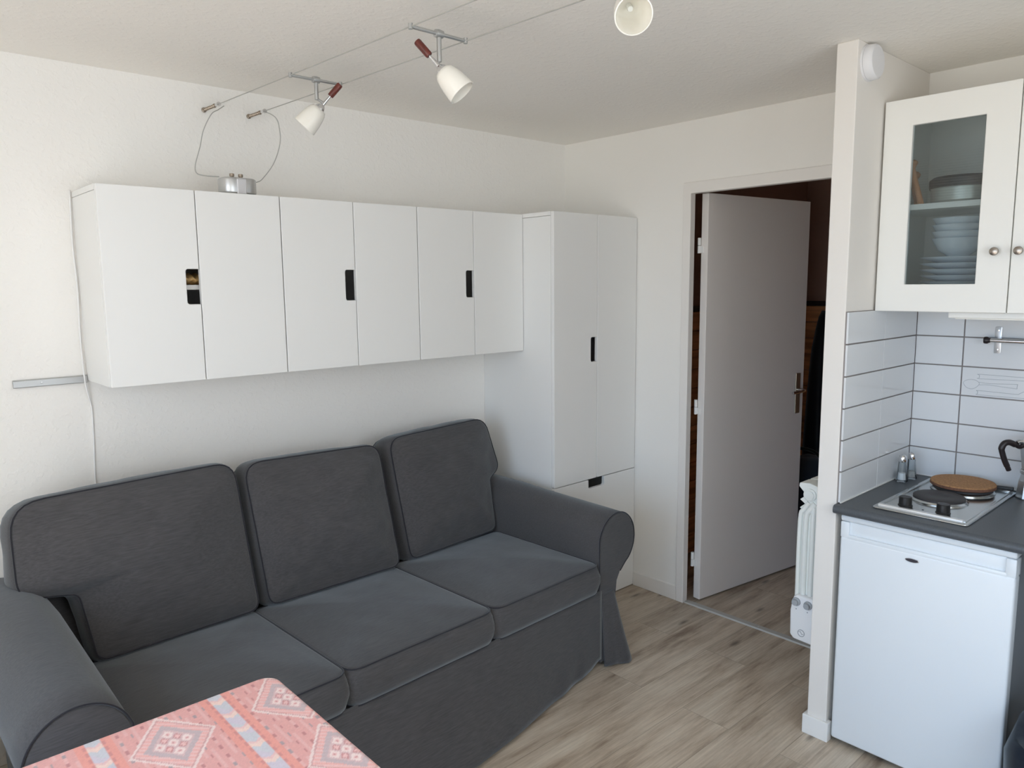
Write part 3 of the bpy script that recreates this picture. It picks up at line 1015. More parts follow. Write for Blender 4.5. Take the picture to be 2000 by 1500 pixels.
def cloth():
    st = 0.003
    drop = 0.15
    X = np.arange(tx0 - drop, tx1 + drop + st / 2, st)
    Y = np.arange(ty0 - drop, ty1 + drop + st / 2, st)
    gx, gy = np.meshgrid(X, Y)
    nx_, ny_ = len(X), len(Y)
    R = 0.035
    cx0, cx1, cy0, cy1 = tx0 + R, tx1 - R, ty0 + R, ty1 - R
    qx = np.clip(gx, cx0, cx1); qy = np.clip(gy, cy0, cy1)
    dx, dy = gx - qx, gy - qy
    d = np.sqrt(dx * dx + dy * dy) + 1e-9
    s = d - R
    br = 0.008
    over = np.maximum(s + br, 0)          # arc length past the start of the bend
    th = np.minimum(over / br, PI / 2)
    hor = np.where(over > 0, br * np.sin(th), 0) - br
    ver = np.where(over > 0, br * (1 - np.cos(th)), 0) + np.maximum(over - br * PI / 2, 0)
    lay = 0.0022
    rip = np.maximum(over - 0.02, 0) / drop
    wob = 0.014 * rip * np.sin(np.arctan2(gy - (ty0 + ty1) / 2, gx - (tx0 + tx1) / 2) * 14) + 0.012 * rip
    px = np.where(s > -br, qx + dx / d * (R + hor + lay + wob), gx)
    py = np.where(s > -br, qy + dy / d * (R + hor + lay + wob), gy)
    pz = tz + lay - ver
    co = np.stack([px, py, pz], -1).reshape(-1, 3)
    # ---- woven pattern (flat colours of the print)
    rng = np.random.default_rng(5)
    u, v = gx, gy
    pink = np.array([0.66, 0.315, 0.290])
    pale = np.array([0.74, 0.47, 0.45])
    coral = np.array([0.72, 0.27, 0.215])
    red = np.array([0.46, 0.150, 0.150])
    grey = np.array([0.36, 0.37, 0.40])
    blue = np.array([0.47, 0.55, 0.60])
    lil = np.array([0.52, 0.51, 0.61])
    cream = np.array([0.78, 0.60, 0.52])
    white = np.array([0.78, 0.67, 0.63])
    col = np.empty(gx.shape + (3,)); col[:] = pink
    def put(mask, c, a=1.0):
        col[mask] = col[mask] * (1 - a) + c * a
    # thin pale threads along y
    thr = (np.floor(u / 0.0075).astype(int) % 2 == 0)
    seg = np.sin(v * 46 + np.floor(u / 0.015) * 2.4) > -0.2
    put(thr & seg, pale, 0.55)
    # small dashes
    pu, pv = 0.0225, 0.034
    iu = np.floor(u / pu).astype(int)
    fu = u / pu - np.floor(u / pu)
    vv = v + (iu % 2) * pv / 2
    fv = vv / pv - np.floor(vv / pv)
    ds = (np.abs(fu - 0.5) < 0.12) & (np.abs(fv - 0.5) < 0.19)
    hs = (np.sin(iu * 12.9 + np.floor(vv / pv) * 78.2) * 43758.5) % 1.0
    put(ds & (hs < 0.45), grey * 0.65, 0.9)
    put(ds & (hs >= 0.45), red * 0.85, 0.9)
    per = 0.231
    def band_center(k):
        return -2.521 - k * per
    k = np.round((-2.521 - u) / per)
    bu = u - (-2.521 - k * per)
    # coral margins and chevron band
    put(np.abs(bu) < 0.032, coral)
    put((np.abs(np.abs(bu) - 0.0165) < 0.0022) & (np.sin(v * 260) > -0.3), red, 0.6)
    inb = np.abs(bu) < 0.0145
    pch = 0.064
    ph = ((v + 1.484) - np.abs(bu) * 0.75) / pch
    fr = ph - np.floor(ph)
    put(inb, blue)
    put(inb & (np.sin(np.floor(ph) * 2.1 + bu * 90 + fr * 5) > 0.2), lil, 0.8)
    put(inb & (fr < 0.20), cream)
    put(inb & (fr >= 0.20) & (fr < 0.32), pale, 0.9)
    # diamonds between the bands
    dk = np.round((-2.637 - u) / per)
    du = u - (-2.637 - dk * per)
    offs = np.where(dk.astype(int) % 2 == 0, -1.488, -1.488)
    pdv = 0.243
    dvk = np.round((v - offs) / pdv)
    dv = v - offs - dvk * pdv
    wob2 = 0.0025 * np.sin(v * 300) * np.cos(u * 280)
    dm = np.abs(du) / 0.0745 + np.abs(dv) / 0.103 + wob2 * 6
    put(dm < 1.07, white, 0.9)
    put(dm < 0.985, red, 0.7)
    put(dm < 0.93, pale)
    put((dm < 0.93) & (np.sin(u * 420 + v * 420) > 0.55), coral, 0.6)
    put(dm < 0.72, grey, 0.8)
    put(dm < 0.54, pale * 0.6 + grey * 0.4)
    # 3 x 3 small diamonds inside
    s1 = du / 0.0745 + dv / 0.103
    s2 = du / 0.0745 - dv / 0.103
    cw = 0.33
    i1 = np.floor(s1 / cw + 1.5); i2 = np.floor(s2 / cw + 1.5)
    f1 = s1 / cw + 1.5 - i1 - 0.5; f2 = s2 / cw + 1.5 - i2 - 0.5
    ins = (i1 >= 0) & (i1 <= 2) & (i2 >= 0) & (i2 <= 2)
    chk = ((i1 + i2).astype(int) % 2 == 0)
    mm = np.maximum(np.abs(f1), np.abs(f2))
    put(ins & chk & (mm < 0.44), white)
    put(ins & chk & (mm < 0.20), pale)
    put(ins & chk & (mm < 0.11), red, 0.8)
    put(ins & ~chk & (mm < 0.36), red, 0.85)
    put(ins & ~chk & (mm < 0.23), pale)
    # weave speckle and wear
    col *= (1 + rng.normal(0, 0.035, gx.shape))[..., None]
    col[:] = np.clip((col * 0.74 + pale * 0.26) * 1.12, 0, 1)
    me = bpy.data.meshes.new('tablecloth')
    idx = np.arange(nx_ * ny_).reshape(ny_, nx_)
    f4 = np.stack([idx[:-1, :-1], idx[:-1, 1:], idx[1:, 1:], idx[1:, :-1]], -1).reshape(-1, 4)
    me.vertices.add(len(co)); me.vertices.foreach_set('co', co.ravel())
    me.loops.add(f4.size); me.loops.foreach_set('vertex_index', f4.ravel().astype(np.int32))
    me.polygons.add(len(f4))
    me.polygons.foreach_set('loop_start', np.arange(0, f4.size, 4, dtype=np.int32))
    me.polygons.foreach_set('use_smooth', np.ones(len(f4), dtype=bool))
    me.update(calc_edges=True)
    at = me.color_attributes.new('print', 'FLOAT_COLOR', 'POINT')
    rgba = np.concatenate([col.reshape(-1, 3), np.ones((len(co), 1))], 1)
    at.data.foreach_set('color', rgba.ravel())
    o = bpy.data.objects.new('tablecloth', me)
    COL.objects.link(o)
    M = bpy.data.materials.new('pink_woven_print')
    M.use_nodes = True
    n = M.node_tree
    p = n.nodes['Principled BSDF']
    p.inputs['Roughness'].default_value = 0.6
    p.inputs['Specular IOR Level'].default_value = 0.3
    a = n.nodes.new('ShaderNodeVertexColor')
    a.layer_name = 'print'
    n.links.new(a.outputs['Color'], p.inputs['Base Color'])
    me.materials.append(M)
    tag(o, 'pink tablecloth woven with diamonds and blue chevron bands', 'tablecloth')
cloth()

# ------------------------------------------------------------------ cable lighting
ZW = 2.25
def wx(side, y):
    a = (-1.940, -1.878) if side == 0 else (-1.769, -1.699)
    return a[0] + (a[1] - a[0]) * (y / -1.255)
for side in (0, 1):
    bm = bmesh.new()
    tube(bm, [(wx(side, -0.13), -0.13, ZW), (wx(side, -1.2), -1.2, ZW), (wx(side, YR + 0.0), YR, ZW)], 0.0019, 6)
    o = obj('lamp_wire', bm, M_wire)
    tag(o, 'thin steel lamp wire, the left one of the pair under the ceiling' if side == 0 else 'thin steel lamp wire, the right one of the pair under the ceiling', 'wire', 'pair of lamp wires')
    # tensioner at the wall
    r_ = thing('wire_tensioner', 'beaded metal tensioner holding the left lamp wire to the wall' if side == 0 else 'beaded metal tensioner holding the right lamp wire to the wall', 'fitting', (wx(side, 0), 0, ZW), 0, 'wire tensioners')
    dv_ = Vector((wx(side, -0.13) - wx(side, 0), -0.13, 0))
    L_ = dv_.length
    prof = [(0.0, 0.0), (0.009, 0.0), (0.009, 0.004), (0.003, 0.006)]
    h = 0.010
    for kk in range(6):
        prof += [(0.003, h), (0.0062, h + 0.003), (0.0062, h + 0.007), (0.003, h + 0.010)]
        h += 0.012
    prof += [(0.003, 0.086), (0.0075, 0.089), (0.0075, 0.093), (0.003, 0.096), (0.002, 0.102), (0.0, 0.102)]
    bm = lathe(bmesh.new(), prof, 14, (0, 0, 0), dv_)
    obj('turnbuckle', bm, M_brass, r_, smooth=0.8)
    bm = lathe(bmesh.new(), [(0.0, 0.100), (0.004, 0.100), (0.0055, 0.106), (0.0055, 0.122), (0.008, 0.124), (0.008, 0.130), (0.0, 0.130)], 14, (0, 0, 0), dv_)
    obj('wire_clamp', bm, M_chrome, r_, smooth=0.8)

feedL = [(-1.915, -.128, 2.246), (-1.94, -.135, 2.228), (-1.972, -.15, 2.205), (-2.003, -.15, 2.146), (-2.021, -.16, 2.09), (-2.050, -.18, 2.018), (-2.049, -.19, 1.990), (-2.02, -.195, 1.984), (-1.977, -.2, 1.984)]
feedR = [(-1.758, -.128, 2.246), (-1.742, -.14, 2.238), (-1.727, -.15, 2.223), (-1.718, -.15, 2.195), (-1.722, -.16, 2.135), (-1.76, -.18, 2.055), (-1.81, -.19, 1.994), (-1.835, -.2, 1.978), (-1.850, -.2, 1.974)]
for pts, lb in ((feedL, 'thin white cord looping from the left tensioner down to the transformer'), (feedR, 'thin white cord looping from the right tensioner down to the transformer')):
    bm = tube(bmesh.new(), smooth_path(pts, 8), 0.0017, 6)
    tag(obj('feed_cord', bm, M_wire, smooth=3.2), lb, 'cord', 'transformer feed cords')

t = thing('lamp_transformer', 'small silver transformer standing on top of the leftmost wall cabinet', 'transformer', (-1.913, -0.20, 1.9205))
bm = bmesh.new()
prism(bm, rrect(0.128, 0.086, 0.036, 8), lambda a, b, c: Vector((a, b, c)), 0.004, 0.062, bev=0.008, seg=3)
obj('housing', bm, M_alu, t, smooth=0.7)
bm = bmesh.new()
box(bm, -0.020, 0.016, -0.047, 0.047, 0.002, 0.058, bev=0.004)
obj('front_band', bm, mat('pale_metal_band', (0.70, 0.70, 0.73), 0.3, metal=0.6), t)
bm = bmesh.new()
for sx in (-0.045, 0.045):
    obj('foot', lathe(bmesh.new(), [(0, 0), (0.012, 0), (0.012, 0.005), (0, 0.005)], 16, (sx, -0.02, 0)), M_black, t)
    obj('foot', lathe(bmesh.new(), [(0, 0), (0.012, 0), (0.012, 0.005), (0, 0.005)], 16, (sx, 0.02, 0)), M_black, t)
for sx in (-0.018, 0.014):
    bm = lathe(bmesh.new(), [(0, 0.055), (0.006, 0.055), (0.006, 0.068), (0.0085, 0.069), (0.0085, 0.078), (0, 0.080)], 14, (sx, 0.0, 0))
    obj('terminal', bm, M_brass, t, smooth=0.6)

def spotlight(y, P, d, label, stem_z):
    """crossbar on the wires at y, stem down to the pivot P, shade opening along d"""
    a = Vector((wx(0, y), y, ZW)); b = Vector((wx(1, y), y + 0.0, ZW))
    c = (a + b) / 2
    t = thing('spotlight', label, 'spotlight', c, 0, 'spotlights on the wires')
    I = -c
    A, B2, P = a + I, b + I, Vector(P) + I
    e = (B2 - A).normalized()
    bm = bmesh.new()
    tube(bm, [A - e * 0.004, A + e * 0.01, B2 - e * 0.01, B2 + e * 0.004], [0.0035, 0.0048, 0.0048, 0.0035], 12)
    for q in (A, B2):
        lathe(bm, [(0, -0.007), (0.0058, -0.007), (0.0058, 0.007), (0, 0.007)], 12, q + Vector((0, 0, 0.0005)))
    lathe(bm, [(0, -0.013), (0.010, -0.011), (0.0115, 0), (0.010, 0.011), (0, 0.013)], 16, (0, 0, 0), e)
    obj('crossbar', bm, M_satin, t, smooth=0.8)
    bm = bmesh.new()
    zb = P.z + 0.008
    tube(bm, [(0, 0, -0.006), (0, 0, zb)], 0.0062, 12)
    side = Vector((0, 1, 0)) if abs(d.y) < 0.6 else Vector((1, 0, 0))
    tube(bm, [Vector((0, 0, zb + 0.004)) + side * 0.0, P], 0.0042, 10)
    obj('stem', bm, M_satin, t, smooth=0.8)
    d = d.normalized()
    bm = bmesh.new()
    tube(bm, [P - d * 0.036, P - d * 0.02, P, P + d * 0.008], [0.0038, 0.0042, 0.0055, 0.006], 12)
    lathe(bm, [(0.005, 0.004), (0.013, 0.012), (0.0165, 0.020), (0.0165, 0.024), (0.0, 0.024)], 20, P, d)
    obj('shade_holder', bm, M_chrome, t, smooth=0.8)
    bm = lathe(bmesh.new(), [(0, 0.030), (0.0088, 0.031), (0.0098, 0.034), (0.0102, 0.076), (0.0092, 0.080), (0, 0.081)], 16, P, -d)
    obj('tilt_handle', bm, M_mahog, t, smooth=0.8)
    outer = [(0.013, 0.020), (0.0225, 0.0225), (0.0285, 0.032), (0.0328, 0.048), (0.0358, 0.066), (0.0378, 0.086), (0.0386, 0.098)]
    inner = [(0.0362, 0.0985), (0.0345, 0.084), (0.0325, 0.066), (0.0293, 0.048), (0.0250, 0.034), (0.0190, 0.027), (0.0, 0.026)]
    bm = lathe(bmesh.new(), outer + inner, 36, P, d)
    sh = obj('lamp_shade', bm, M_opal, t, smooth=1.0)
    bm = lathe(bmesh.new(), [(0, 0.027), (0.006, 0.028), (0.0065, 0.045), (0.0055, 0.052), (0, 0.055)], 14, P, d)
    obj('bulb', bm, mat('halogen_bulb', (0.75, 0.77, 0.75), 0.15), t, smooth=0.9)
    return t

d1 = -RV * 0.66 - UV * 0.74 + FV * 0.05
d2 = RV * 0.66 - UV * 0.74 + FV * 0.04
d3 = -(Vector((-1.80, -1.906, 2.126)) - cam.matrix_world.translation).normalized() * 0.92 + RV * 0.16 - UV * 0.30
spotlight(-0.64, (-1.796, -0.640, 2.181), d1, 'white glass spotlight nearest the wall, tilted towards the lower left', 2.19)
spotlight(-1.25, (-1.796, -1.250, 2.172), d2, 'white glass spotlight in the middle of the wires, tilted to the lower right', 2.18)
d3n = d3.normalized()
C3 = Vector((-1.800, -1.906, 2.126))
P3 = C3 - d3n * 0.098
spotlight(P3.y, P3, d3, 'white glass spotlight at the top edge, its open mouth facing the viewer', 2.17)

# ------------------------------------------------------------------ wall bits
t = thing('wall_rail', 'short grey metal mounting rail screwed to the wall left of the cabinets', 'rail', (-2.515, 0, 1.288))
bm = bmesh.new()
prism(bm, [(0, -0.0125), (-0.010, -0.0125), (-0.011, -0.011), (-0.011, 0.009), (-0.006, 0.0125), (0, 0.0125)], lambda a, b, c: Vector((c, a, b)), -0.105, 0.112)
obj('channel', bm, M_satin, t)
bm = lathe(bmesh.new(), [(0, 0.0), (0.0042, 0.0), (0.0035, 0.002), (0, 0.0025)], 12, (-0.025, -0.011, 0), (0, -1, 0))
obj('screw', bm, M_alu, t)
pts = [(-2.407, -0.006, 1.925), (-2.412, -0.006, 1.75), (-2.409, -0.006, 1.60), (-2.413, -0.006, 1.42), (-2.412, -0.014, 1.285), (-2.404, -0.012, 1.225), (-2.397, -0.005, 1.195), (-2.396, -0.004, 1.15), (-2.399, -0.004, 1.05), (-2.404, -0.004, 0.92), (-2.406, -0.004, 0.60)]
tag(obj('power_cord', tube(bmesh.new(), smooth_path(pts, 8), 0.0028, 8), M_cordw, smooth=3.2), 'white power cord hanging down the wall behind the left sofa cushion', 'cord')

t = thing('smoke_detector', 'round white smoke detector high on the partition above the kitchen cabinet', 'smoke detector', (-0.532, PY1, 2.279))
bm = lathe(bmesh.new(), [(0, 0.0075), (0.054, 0.0075), (0.0545, 0.012), (0.053, 0.028), (0.047, 0.034), (0.0, 0.035)], 40, (0, 0, 0), (0, -1, 0))
obj('housing', bm, M_detector, t, smooth=0.7)
obj('base_plate', lathe(bmesh.new(), [(0, 0), (0.0555, 0), (0.0555, 0.007), (0, 0.007)], 40, (0, 0, 0), (0, -1, 0)), M_detector, t, smooth=0.7)

# ------------------------------------------------------------------ radiator on the hall side of the partition
t = thing('radiator', 'white ribbed wall radiator with two dials, half hidden behind the partition', 'radiator', (-0.53, -1.745, 0.30))
def section(x0, x1, bm, end=False):
    top = 0.585
    # outline in the y-z plane: y 0 (wall side) .. 0.088 (front)
    prof = [(0.012, 0.02), (0.084, 0.02), (0.084, 0.455), (0.080, 0.462), (0.066, 0.478), (0.083, 0.490), (0.064, 0.507), (0.083, 0.520), (0.060, 0.540), (0.088, 0.568), (0.086, top - 0.004), (0.050, top), (0.014, top - 0.010), (0.012, top - 0.03)]
    prism(bm, prof, lambda a, b, c: Vector((c, a, b)), x0, x1, bev=0.0015, seg=1)
bm = bmesh.new()
for k in range(6):
    section(0.006 + k * 0.08, 0.006 + k * 0.08 + 0.068, bm)
    if k < 5:
        box(bm, 0.074 + k * 0.08, 0.086 + k * 0.08, 0.025, 0.065, 0.05, 0.57)
obj('column_block', bm, M_radi, t)
bm = bmesh.new()
for yy, rr in ((0.030, 0.009), (0.056, 0.010), (0.078, 0.008)):
    pts = [(0.004, yy, 0.15), (0.004, yy, 0.44)] + ([(0.005, yy - 0.012, 0.485), (0.007, yy - 0.03, 0.515)] if yy > 0.04 else [(0.006, yy, 0.50)])
    tube(bm, smooth_path(pts, 5), rr, 10)
obj('end_ribs', bm, M_radi, t, smooth=0.8)
bm = lathe(bmesh.new(), [(0, 0.0), (0.023, 0.0), (0.023, 0.008), (0.017, 0.011), (0.017, 0.014), (0.0, 0.015)], 6 * 4, (0.008, 0.045, 0.543), (-1, 0, 0))
obj('end_plug', bm, M_radi, t, smooth=0.6)
bm = bmesh.new()
prism(bm, [(0.004, 0.0), (0.074, 0.004), (0.088, 0.018), (0.090, 0.11), (0.083, 0.150), (0.078, 0.166), (0.066, 0.172), (0.006, 0.172), (0.0, 0.165), (0.0, 0.005)], lambda a, b, c: Vector((c, a, b)), -0.022, 0.022, bev=0.006, seg=3)
cb = obj('control_box', bm, M_radp, t, smooth=0.7)
for yy, zz in ((0.066, 0.148), (0.022, 0.146)):
    bm = lathe(bmesh.new(), [(0, 0.0), (0.0155, 0.0), (0.0150, 0.006), (0.011, 0.008), (0.0105, 0.017), (0, 0.018)], 22, (-0.022, yy, zz), (-1, 0, 0))
    obj('dial', bm, M_knobg, cb, smooth=0.6)
bm = lathe(bmesh.new(), [(0.0135, 0.0), (0.0135, 0.0012), (0.0110, 0.0012), (0.0110, 0.0)], 24, (-0.022, 0.044, 0.034), (-1, 0, 0))
tube(bm, [(-0.0228, 0.053, 0.037), (-0.0228, 0.047, 0.040), (-0.0228, 0.041, 0.030), (-0.0228, 0.035, 0.033)], 0.0012, 6)
obj('maker_mark', bm, M_knobg, cb)
bm = bmesh.new()
for yy, zz in ((0.066, 0.120), (0.024, 0.119)):
    obj('indicator_dot', lathe(bmesh.new(), [(0, 0), (0.0022, 0), (0.0022, 0.001), (0, 0.0012)], 10, (-0.022, yy, zz), (-1, 0, 0)), M_knobg, cb)
bm = bmesh.new()
for xx in (0.10, 0.38):
    obj('wall_bracket', B(xx, xx + 0.03, -0.015, 0.02, 0.10, 0.52), M_radi, t)

# ------------------------------------------------------------------ kitchen corner
KX = -0.010       # tile face on the back wall
ZT0, TH_ = 0.858, 0.1065
bm = bmesh.new()
box(bm, -0.004, 0.0, YR, PY1, ZT0, 1.497)
kw = struct('wall_splashback', bm, M_grout, label='white tiled splashback behind the hob', cat='splashback')
kp = struct('wall_splashback_left', B(PX + 0.002, -0.004, PY1 - 0.004, PY1, ZT0, 1.497), M_grout, label='white tiled splashback on the side of the partition', cat='splashback')
bm = bmesh.new()
bmp = bmesh.new()
g = 0.0022
ys = [PY1 - 0.010, -2.000, -2.300, -2.600, -2.900, -3.200, -3.5]
for r in range(6):
    z0 = ZT0 + r * TH_; z1 = z0 + TH_
    for i in range(len(ys) - 1):
        box(bm, KX, -0.003, ys[i + 1] + g / 1, ys[i] - (g if i else 0.001), z0 + g, z1 - g, bev=0.0012, seg=2)
    for (a, b) in ((PX + 0.003, -0.303), (-0.303, KX - 0.001)):
        box(bmp, a + (g / 2 if a > -0.5 else 0), b - g / 2, PY1 - 0.010, PY1 - 0.003, z0 + g, z1 - g, bev=0.0012, seg=2)
struct('tiles', bm, M_tile, kw)
struct('tiles', bmp, M_tile, kp)
bm = bmesh.new()
def line(pts, r=0.0007, n=5, closed=False):
    tube(bm, [(KX - 0.0002, y, z) for y, z in ([(p.x, p.y) for p in smooth_path([Vector((a, b, 0)) for a, b in pts], n, closed)] if n > 1 else pts)], r, 5, closed=closed)
line([(-2.008, 1.224), (-2.014, 1.233), (-2.030, 1.2385), (-2.046, 1.237), (-2.057, 1.230), (-2.058, 1.222), (-2.048, 1.210), (-2.034, 1.2045), (-2.018, 1.209)], closed=True)
line([(-2.057, 1.231), (-2.085, 1.2285), (-2.12, 1.230), (-2.173, 1.233), (-2.176, 1.230), (-2.175, 1.221), (-2.172, 1.218), (-2.12, 1.2215), (-2.085, 1.2235), (-2.058, 1.221)], n=4)
line([(-2.30, 1.2625), (-2.196, 1.2585), (-2.062, 1.2595), (-2.058, 1.256), (-2.058, 1.247), (-2.062, 1.2435), (-2.196, 1.247), (-2.295, 1.245)], n=3)
line([(-2.29, 1.214), (-2.225, 1.216), (-2.205, 1.214), (-2.185, 1.202), (-2.17, 1.1985), (-2.06, 1.2005), (-2.056, 1.197), (-2.056, 1.189), (-2.060, 1.1855), (-2.18, 1.186), (-2.29, 1.1875)], n=4)
struct('tile_print', bm, M_ink, kw)
# white caulk line above the worktop
struct('caulk', B(KX - 0.004, KX, YR, PY1 - 0.010, ZT0, ZT0 + 0.003), M_white, kw)
struct('caulk', B(PX + 0.003, KX - 0.004, PY1 - 0.014, PY1 - 0.010, ZT0, ZT0 + 0.003), M_white, kp)

# worktop
bm = bmesh.new()
poly = []
for k in range(7):
    a = math.radians(90 + 90 * k / 6)
    poly.append((-0.632 + 0.014 + 0.014 * math.cos(a), 0.857 - 0.014 + 0.014 * math.sin(a)))
for k in range(7):
    a = math.radians(180 + 90 * k / 6)
    poly.append((-0.632 + 0.014 + 0.014 * math.cos(a), 0.827 + 0.014 + 0.014 * math.sin(a)))
poly += [(-0.001, 0.827), (-0.001, 0.857)]
prism(bm, poly, lambda a, b, c: Vector((a, c, b)), YR + 0.002, PY1 - 0.0015)
tag(obj('kitchen_worktop', bm, M_top, smooth=0.6), 'slate grey kitchen worktop over the small fridge', 'worktop')
# support panel that carries the worktop at the right
tag(obj('worktop_panel', B(-0.60, -0.02, -3.02, -3.0, 0, 0.8265), M_top), 'dark panel carrying the worktop right of the fridge', 'panel')

# fridge
FY0, FY1 = -1.846, -2.352
t = thing('fridge', 'small white under-counter fridge with a top recessed grip', 'fridge', (-0.603, (FY0 + FY1) / 2, 0))
w2 = (FY0 - FY1) / 2
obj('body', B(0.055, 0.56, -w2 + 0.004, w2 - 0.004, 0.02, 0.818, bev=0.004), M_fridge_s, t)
obj('door_gasket', B(0.046, 0.056, -w2 + 0.010, w2 - 0.010, 0.03, 0.80), M_gasket, t)
bm = bmesh.new()
box(bm, 0.0, 0.047, -w2, w2, 0.022, 0.748, bev=0.009, seg=4)
dr = obj('fridge_door', bm, M_fridge, t, smooth=0.7)
bm = bmesh.new()
# grip section with a shallow rounded pocket
outl = (-w2, w2, 0.746, 0.8005)
pk = rrect(2 * w2 - 0.10, 0.075, 0.018, 5, 0.0, 0.800)
pk = [(a, min(b, 0.8005)) for a, b in pk]
box(bm, 0.011, 0.047, -w2, w2, 0.746, 0.8005, bev=0.003)
box(bm, 0.001, 0.018, w2 - 0.028, w2, 0.745, 0.8005, bev=0.004)
box(bm, 0.001, 0.018, -w2, -w2 + 0.028, 0.745, 0.8005, bev=0.004)
box(bm, 0.001, 0.018, -w2 + 0.02, w2 - 0.02, 0.742, 0.757, bev=0.004)
obj('grip_recess', bm, M_fridge, dr, smooth=0.7)
bm = bmesh.new()
box(bm, -0.001, 0.50, -w2, w2, 0.8025, 0.8245, bev=0.006, seg=3)
obj('top_lid', bm, M_fridge, t, smooth=0.7)
bm = bmesh.new()
lathe(bm, [(0.0, 0.0), (0.0205, 0.0), (0.0205, 0.002), (0.0185, 0.0032)], 30, (0, 0, 0), (-1, 0, 0))
for v in bm.verts:
    v.co.z *= 0.30
ys_ = [v for v in bm.verts]
for v in ys_:
    v.co += Vector((0.0, 0.024, 0.725))
bg_ = obj('badge', bm, M_badge, dr, smooth=0.6)
bm = lathe(bmesh.new(), [(0.0, 0.0034), (0.0183, 0.0034), (0.0185, 0.0025)], 30, (0, 0, 0), (-1, 0, 0))
for v in bm.verts:
    v.co.z *= 0.27
    v.co += Vector((0.0, 0.024, 0.725))
obj('badge_centre', bm, M_badged, bg_, smooth=0.6)
bm = bmesh.new()
for sx in (0.09, 0.5):
    for sy in (-1, 1):
        obj('foot', lathe(bmesh.new(), [(0, 0), (0.016, 0), (0.016, 0.022), (0, 0.022)], 14, (sx, sy * (w2 - 0.05), 0)), M_black, t)

# dark bag in the niche right of the fridge
t = thing('bag', 'dark navy bag standing on the floor right of the fridge', 'bag', (-0.62, -2.505, 0))
bm = bmesh.new()
t_ = bmesh.new()
bmesh.ops.create_cube(t_, size=1.0)
bmesh.ops.subdivide_edges(t_, edges=t_.edges[:], cuts=9, use_grid_fill=True)
for v in t_.verts:
    x, y, z = v.co
    k = 1.0 - 0.32 * max(0, z + 0.1) ** 1.3
    rr = (abs(2 * x) ** 4 + abs(2 * y) ** 4) ** 0.25
    l = max(abs(2 * x), abs(2 * y), 1e-6)
    f = l / max(rr, 1e-6) if rr > 0 else 1
    nz_ = noise.noise(Vector((x * 4, y * 4, z * 5))) * 0.03
    v.co = Vector((x * 0.44 * k * f + nz_ * 0.4, y * 0.24 * k * f + nz_ * 0.6, (z + 0.5) * 0.40 + noise.noise(Vector((x * 5, y * 5, 3))) * 0.02 * (z + 0.5)))
    if z > 0.45:
        v.co.z -= 0.05 * (abs(2 * x) ** 2)
merge(bm, t_)
obj('bag_body', bm, M_bag, t, smooth=3.2)
obj('carry_strap', tube(bmesh.new(), smooth_path([(-0.13, -0.02, 0.36), (-0.10, -0.03, 0.43), (0.0, -0.03, 0.455), (0.10, -0.03, 0.43), (0.13, -0.02, 0.36)], 6), 0.010, 8), M_navy, t, smooth=3.2)
bm = tube(bmesh.new(), smooth_path([(-0.165, -0.04, 0.29), (-0.19, -0.02, 0.20), (-0.205, 0.0, 0.10), (-0.21, 0.01, 0.03)], 6), 0.014, 8)
obj('side_strap', bm, M_navy, t, smooth=3.2)

# hob
HZ = 0.8575
hy0, hy1 = -1.930, -2.212
hcx, hcy = -0.312, (hy0 + hy1) / 2
t = thing('hob', 'two-plate stainless electric hob set into the worktop', 'hob', (hcx, hcy, HZ))
lx, ly = 0.260, (hy0 - hy1) / 2
bm = bmesh.new()
prism(bm, rrect(2 * lx, 2 * ly, 0.012), lambda a, b, c: Vector((a, b, c)), 0.0, 0.006, bev=0.003)
frame_ring(bm, (-lx + 0.022, lx - 0.012, -ly + 0.012, ly - 0.012), (-lx + 0.030, lx - 0.018, -ly + 0.018, ly - 0.018), lambda a, b, c: Vector((a, b, c)), 0.004, 0.0095)
obj('hob_tray', bm, M_inox, t, smooth=0.6)
bm = bmesh.new()
box(bm, -lx + 0.018, -lx + 0.034, -ly + 0.018, ly - 0.012, 0.004, 0.013, bev=0.003)
obj('front_rim', bm, mat('polished_rim', (0.85, 0.85, 0.85), 0.28, metal=0.7), t)
def plate(px, py, r, nm):
    bm = lathe(bmesh.new(), [(0, 0.004), (r + 0.008, 0.004), (r + 0.008, 0.010), (r + 0.002, 0.015), (r, 0.015)], 48, (px, py, 0))
    p_ = obj(nm, bm, M_inox, t, smooth=0.6)
    bm = lathe(bmesh.new(), [(r, 0.012), (r, 0.021), (r - 0.004, 0.0235), (0.030, 0.0235), (0.026, 0.0215), (0, 0.0215)], 48, (px, py, 0))
    obj('cast_iron_disc', bm, M_iron, p_, smooth=0.6)
plate(-0.350 - hcx, -2.060 - hcy, 0.078, 'front_plate')
plate(-0.158 - hcx, -2.072 - hcy, 0.092, 'rear_plate')
for (kx, ky) in ((-0.488, -2.004), (-0.490, -2.118)):
    bm = lathe(bmesh.new(), [(0, 0.004), (0.022, 0.004), (0.022, 0.008), (0.0200, 0.010), (0.0192, 0.034), (0.0175, 0.036), (0, 0.036)], 28, (kx - hcx, ky - hcy, 0))
    obj('control_knob', bm, M_black, t, smooth=0.6)
bm = lathe(bmesh.new(), [(0, 0.004), (0.003, 0.004), (0.003, 0.007), (0, 0.008)], 12, (-0.50 - hcx, -2.062 - hcy, 0))
obj('pilot_light', bm, M_black, t)
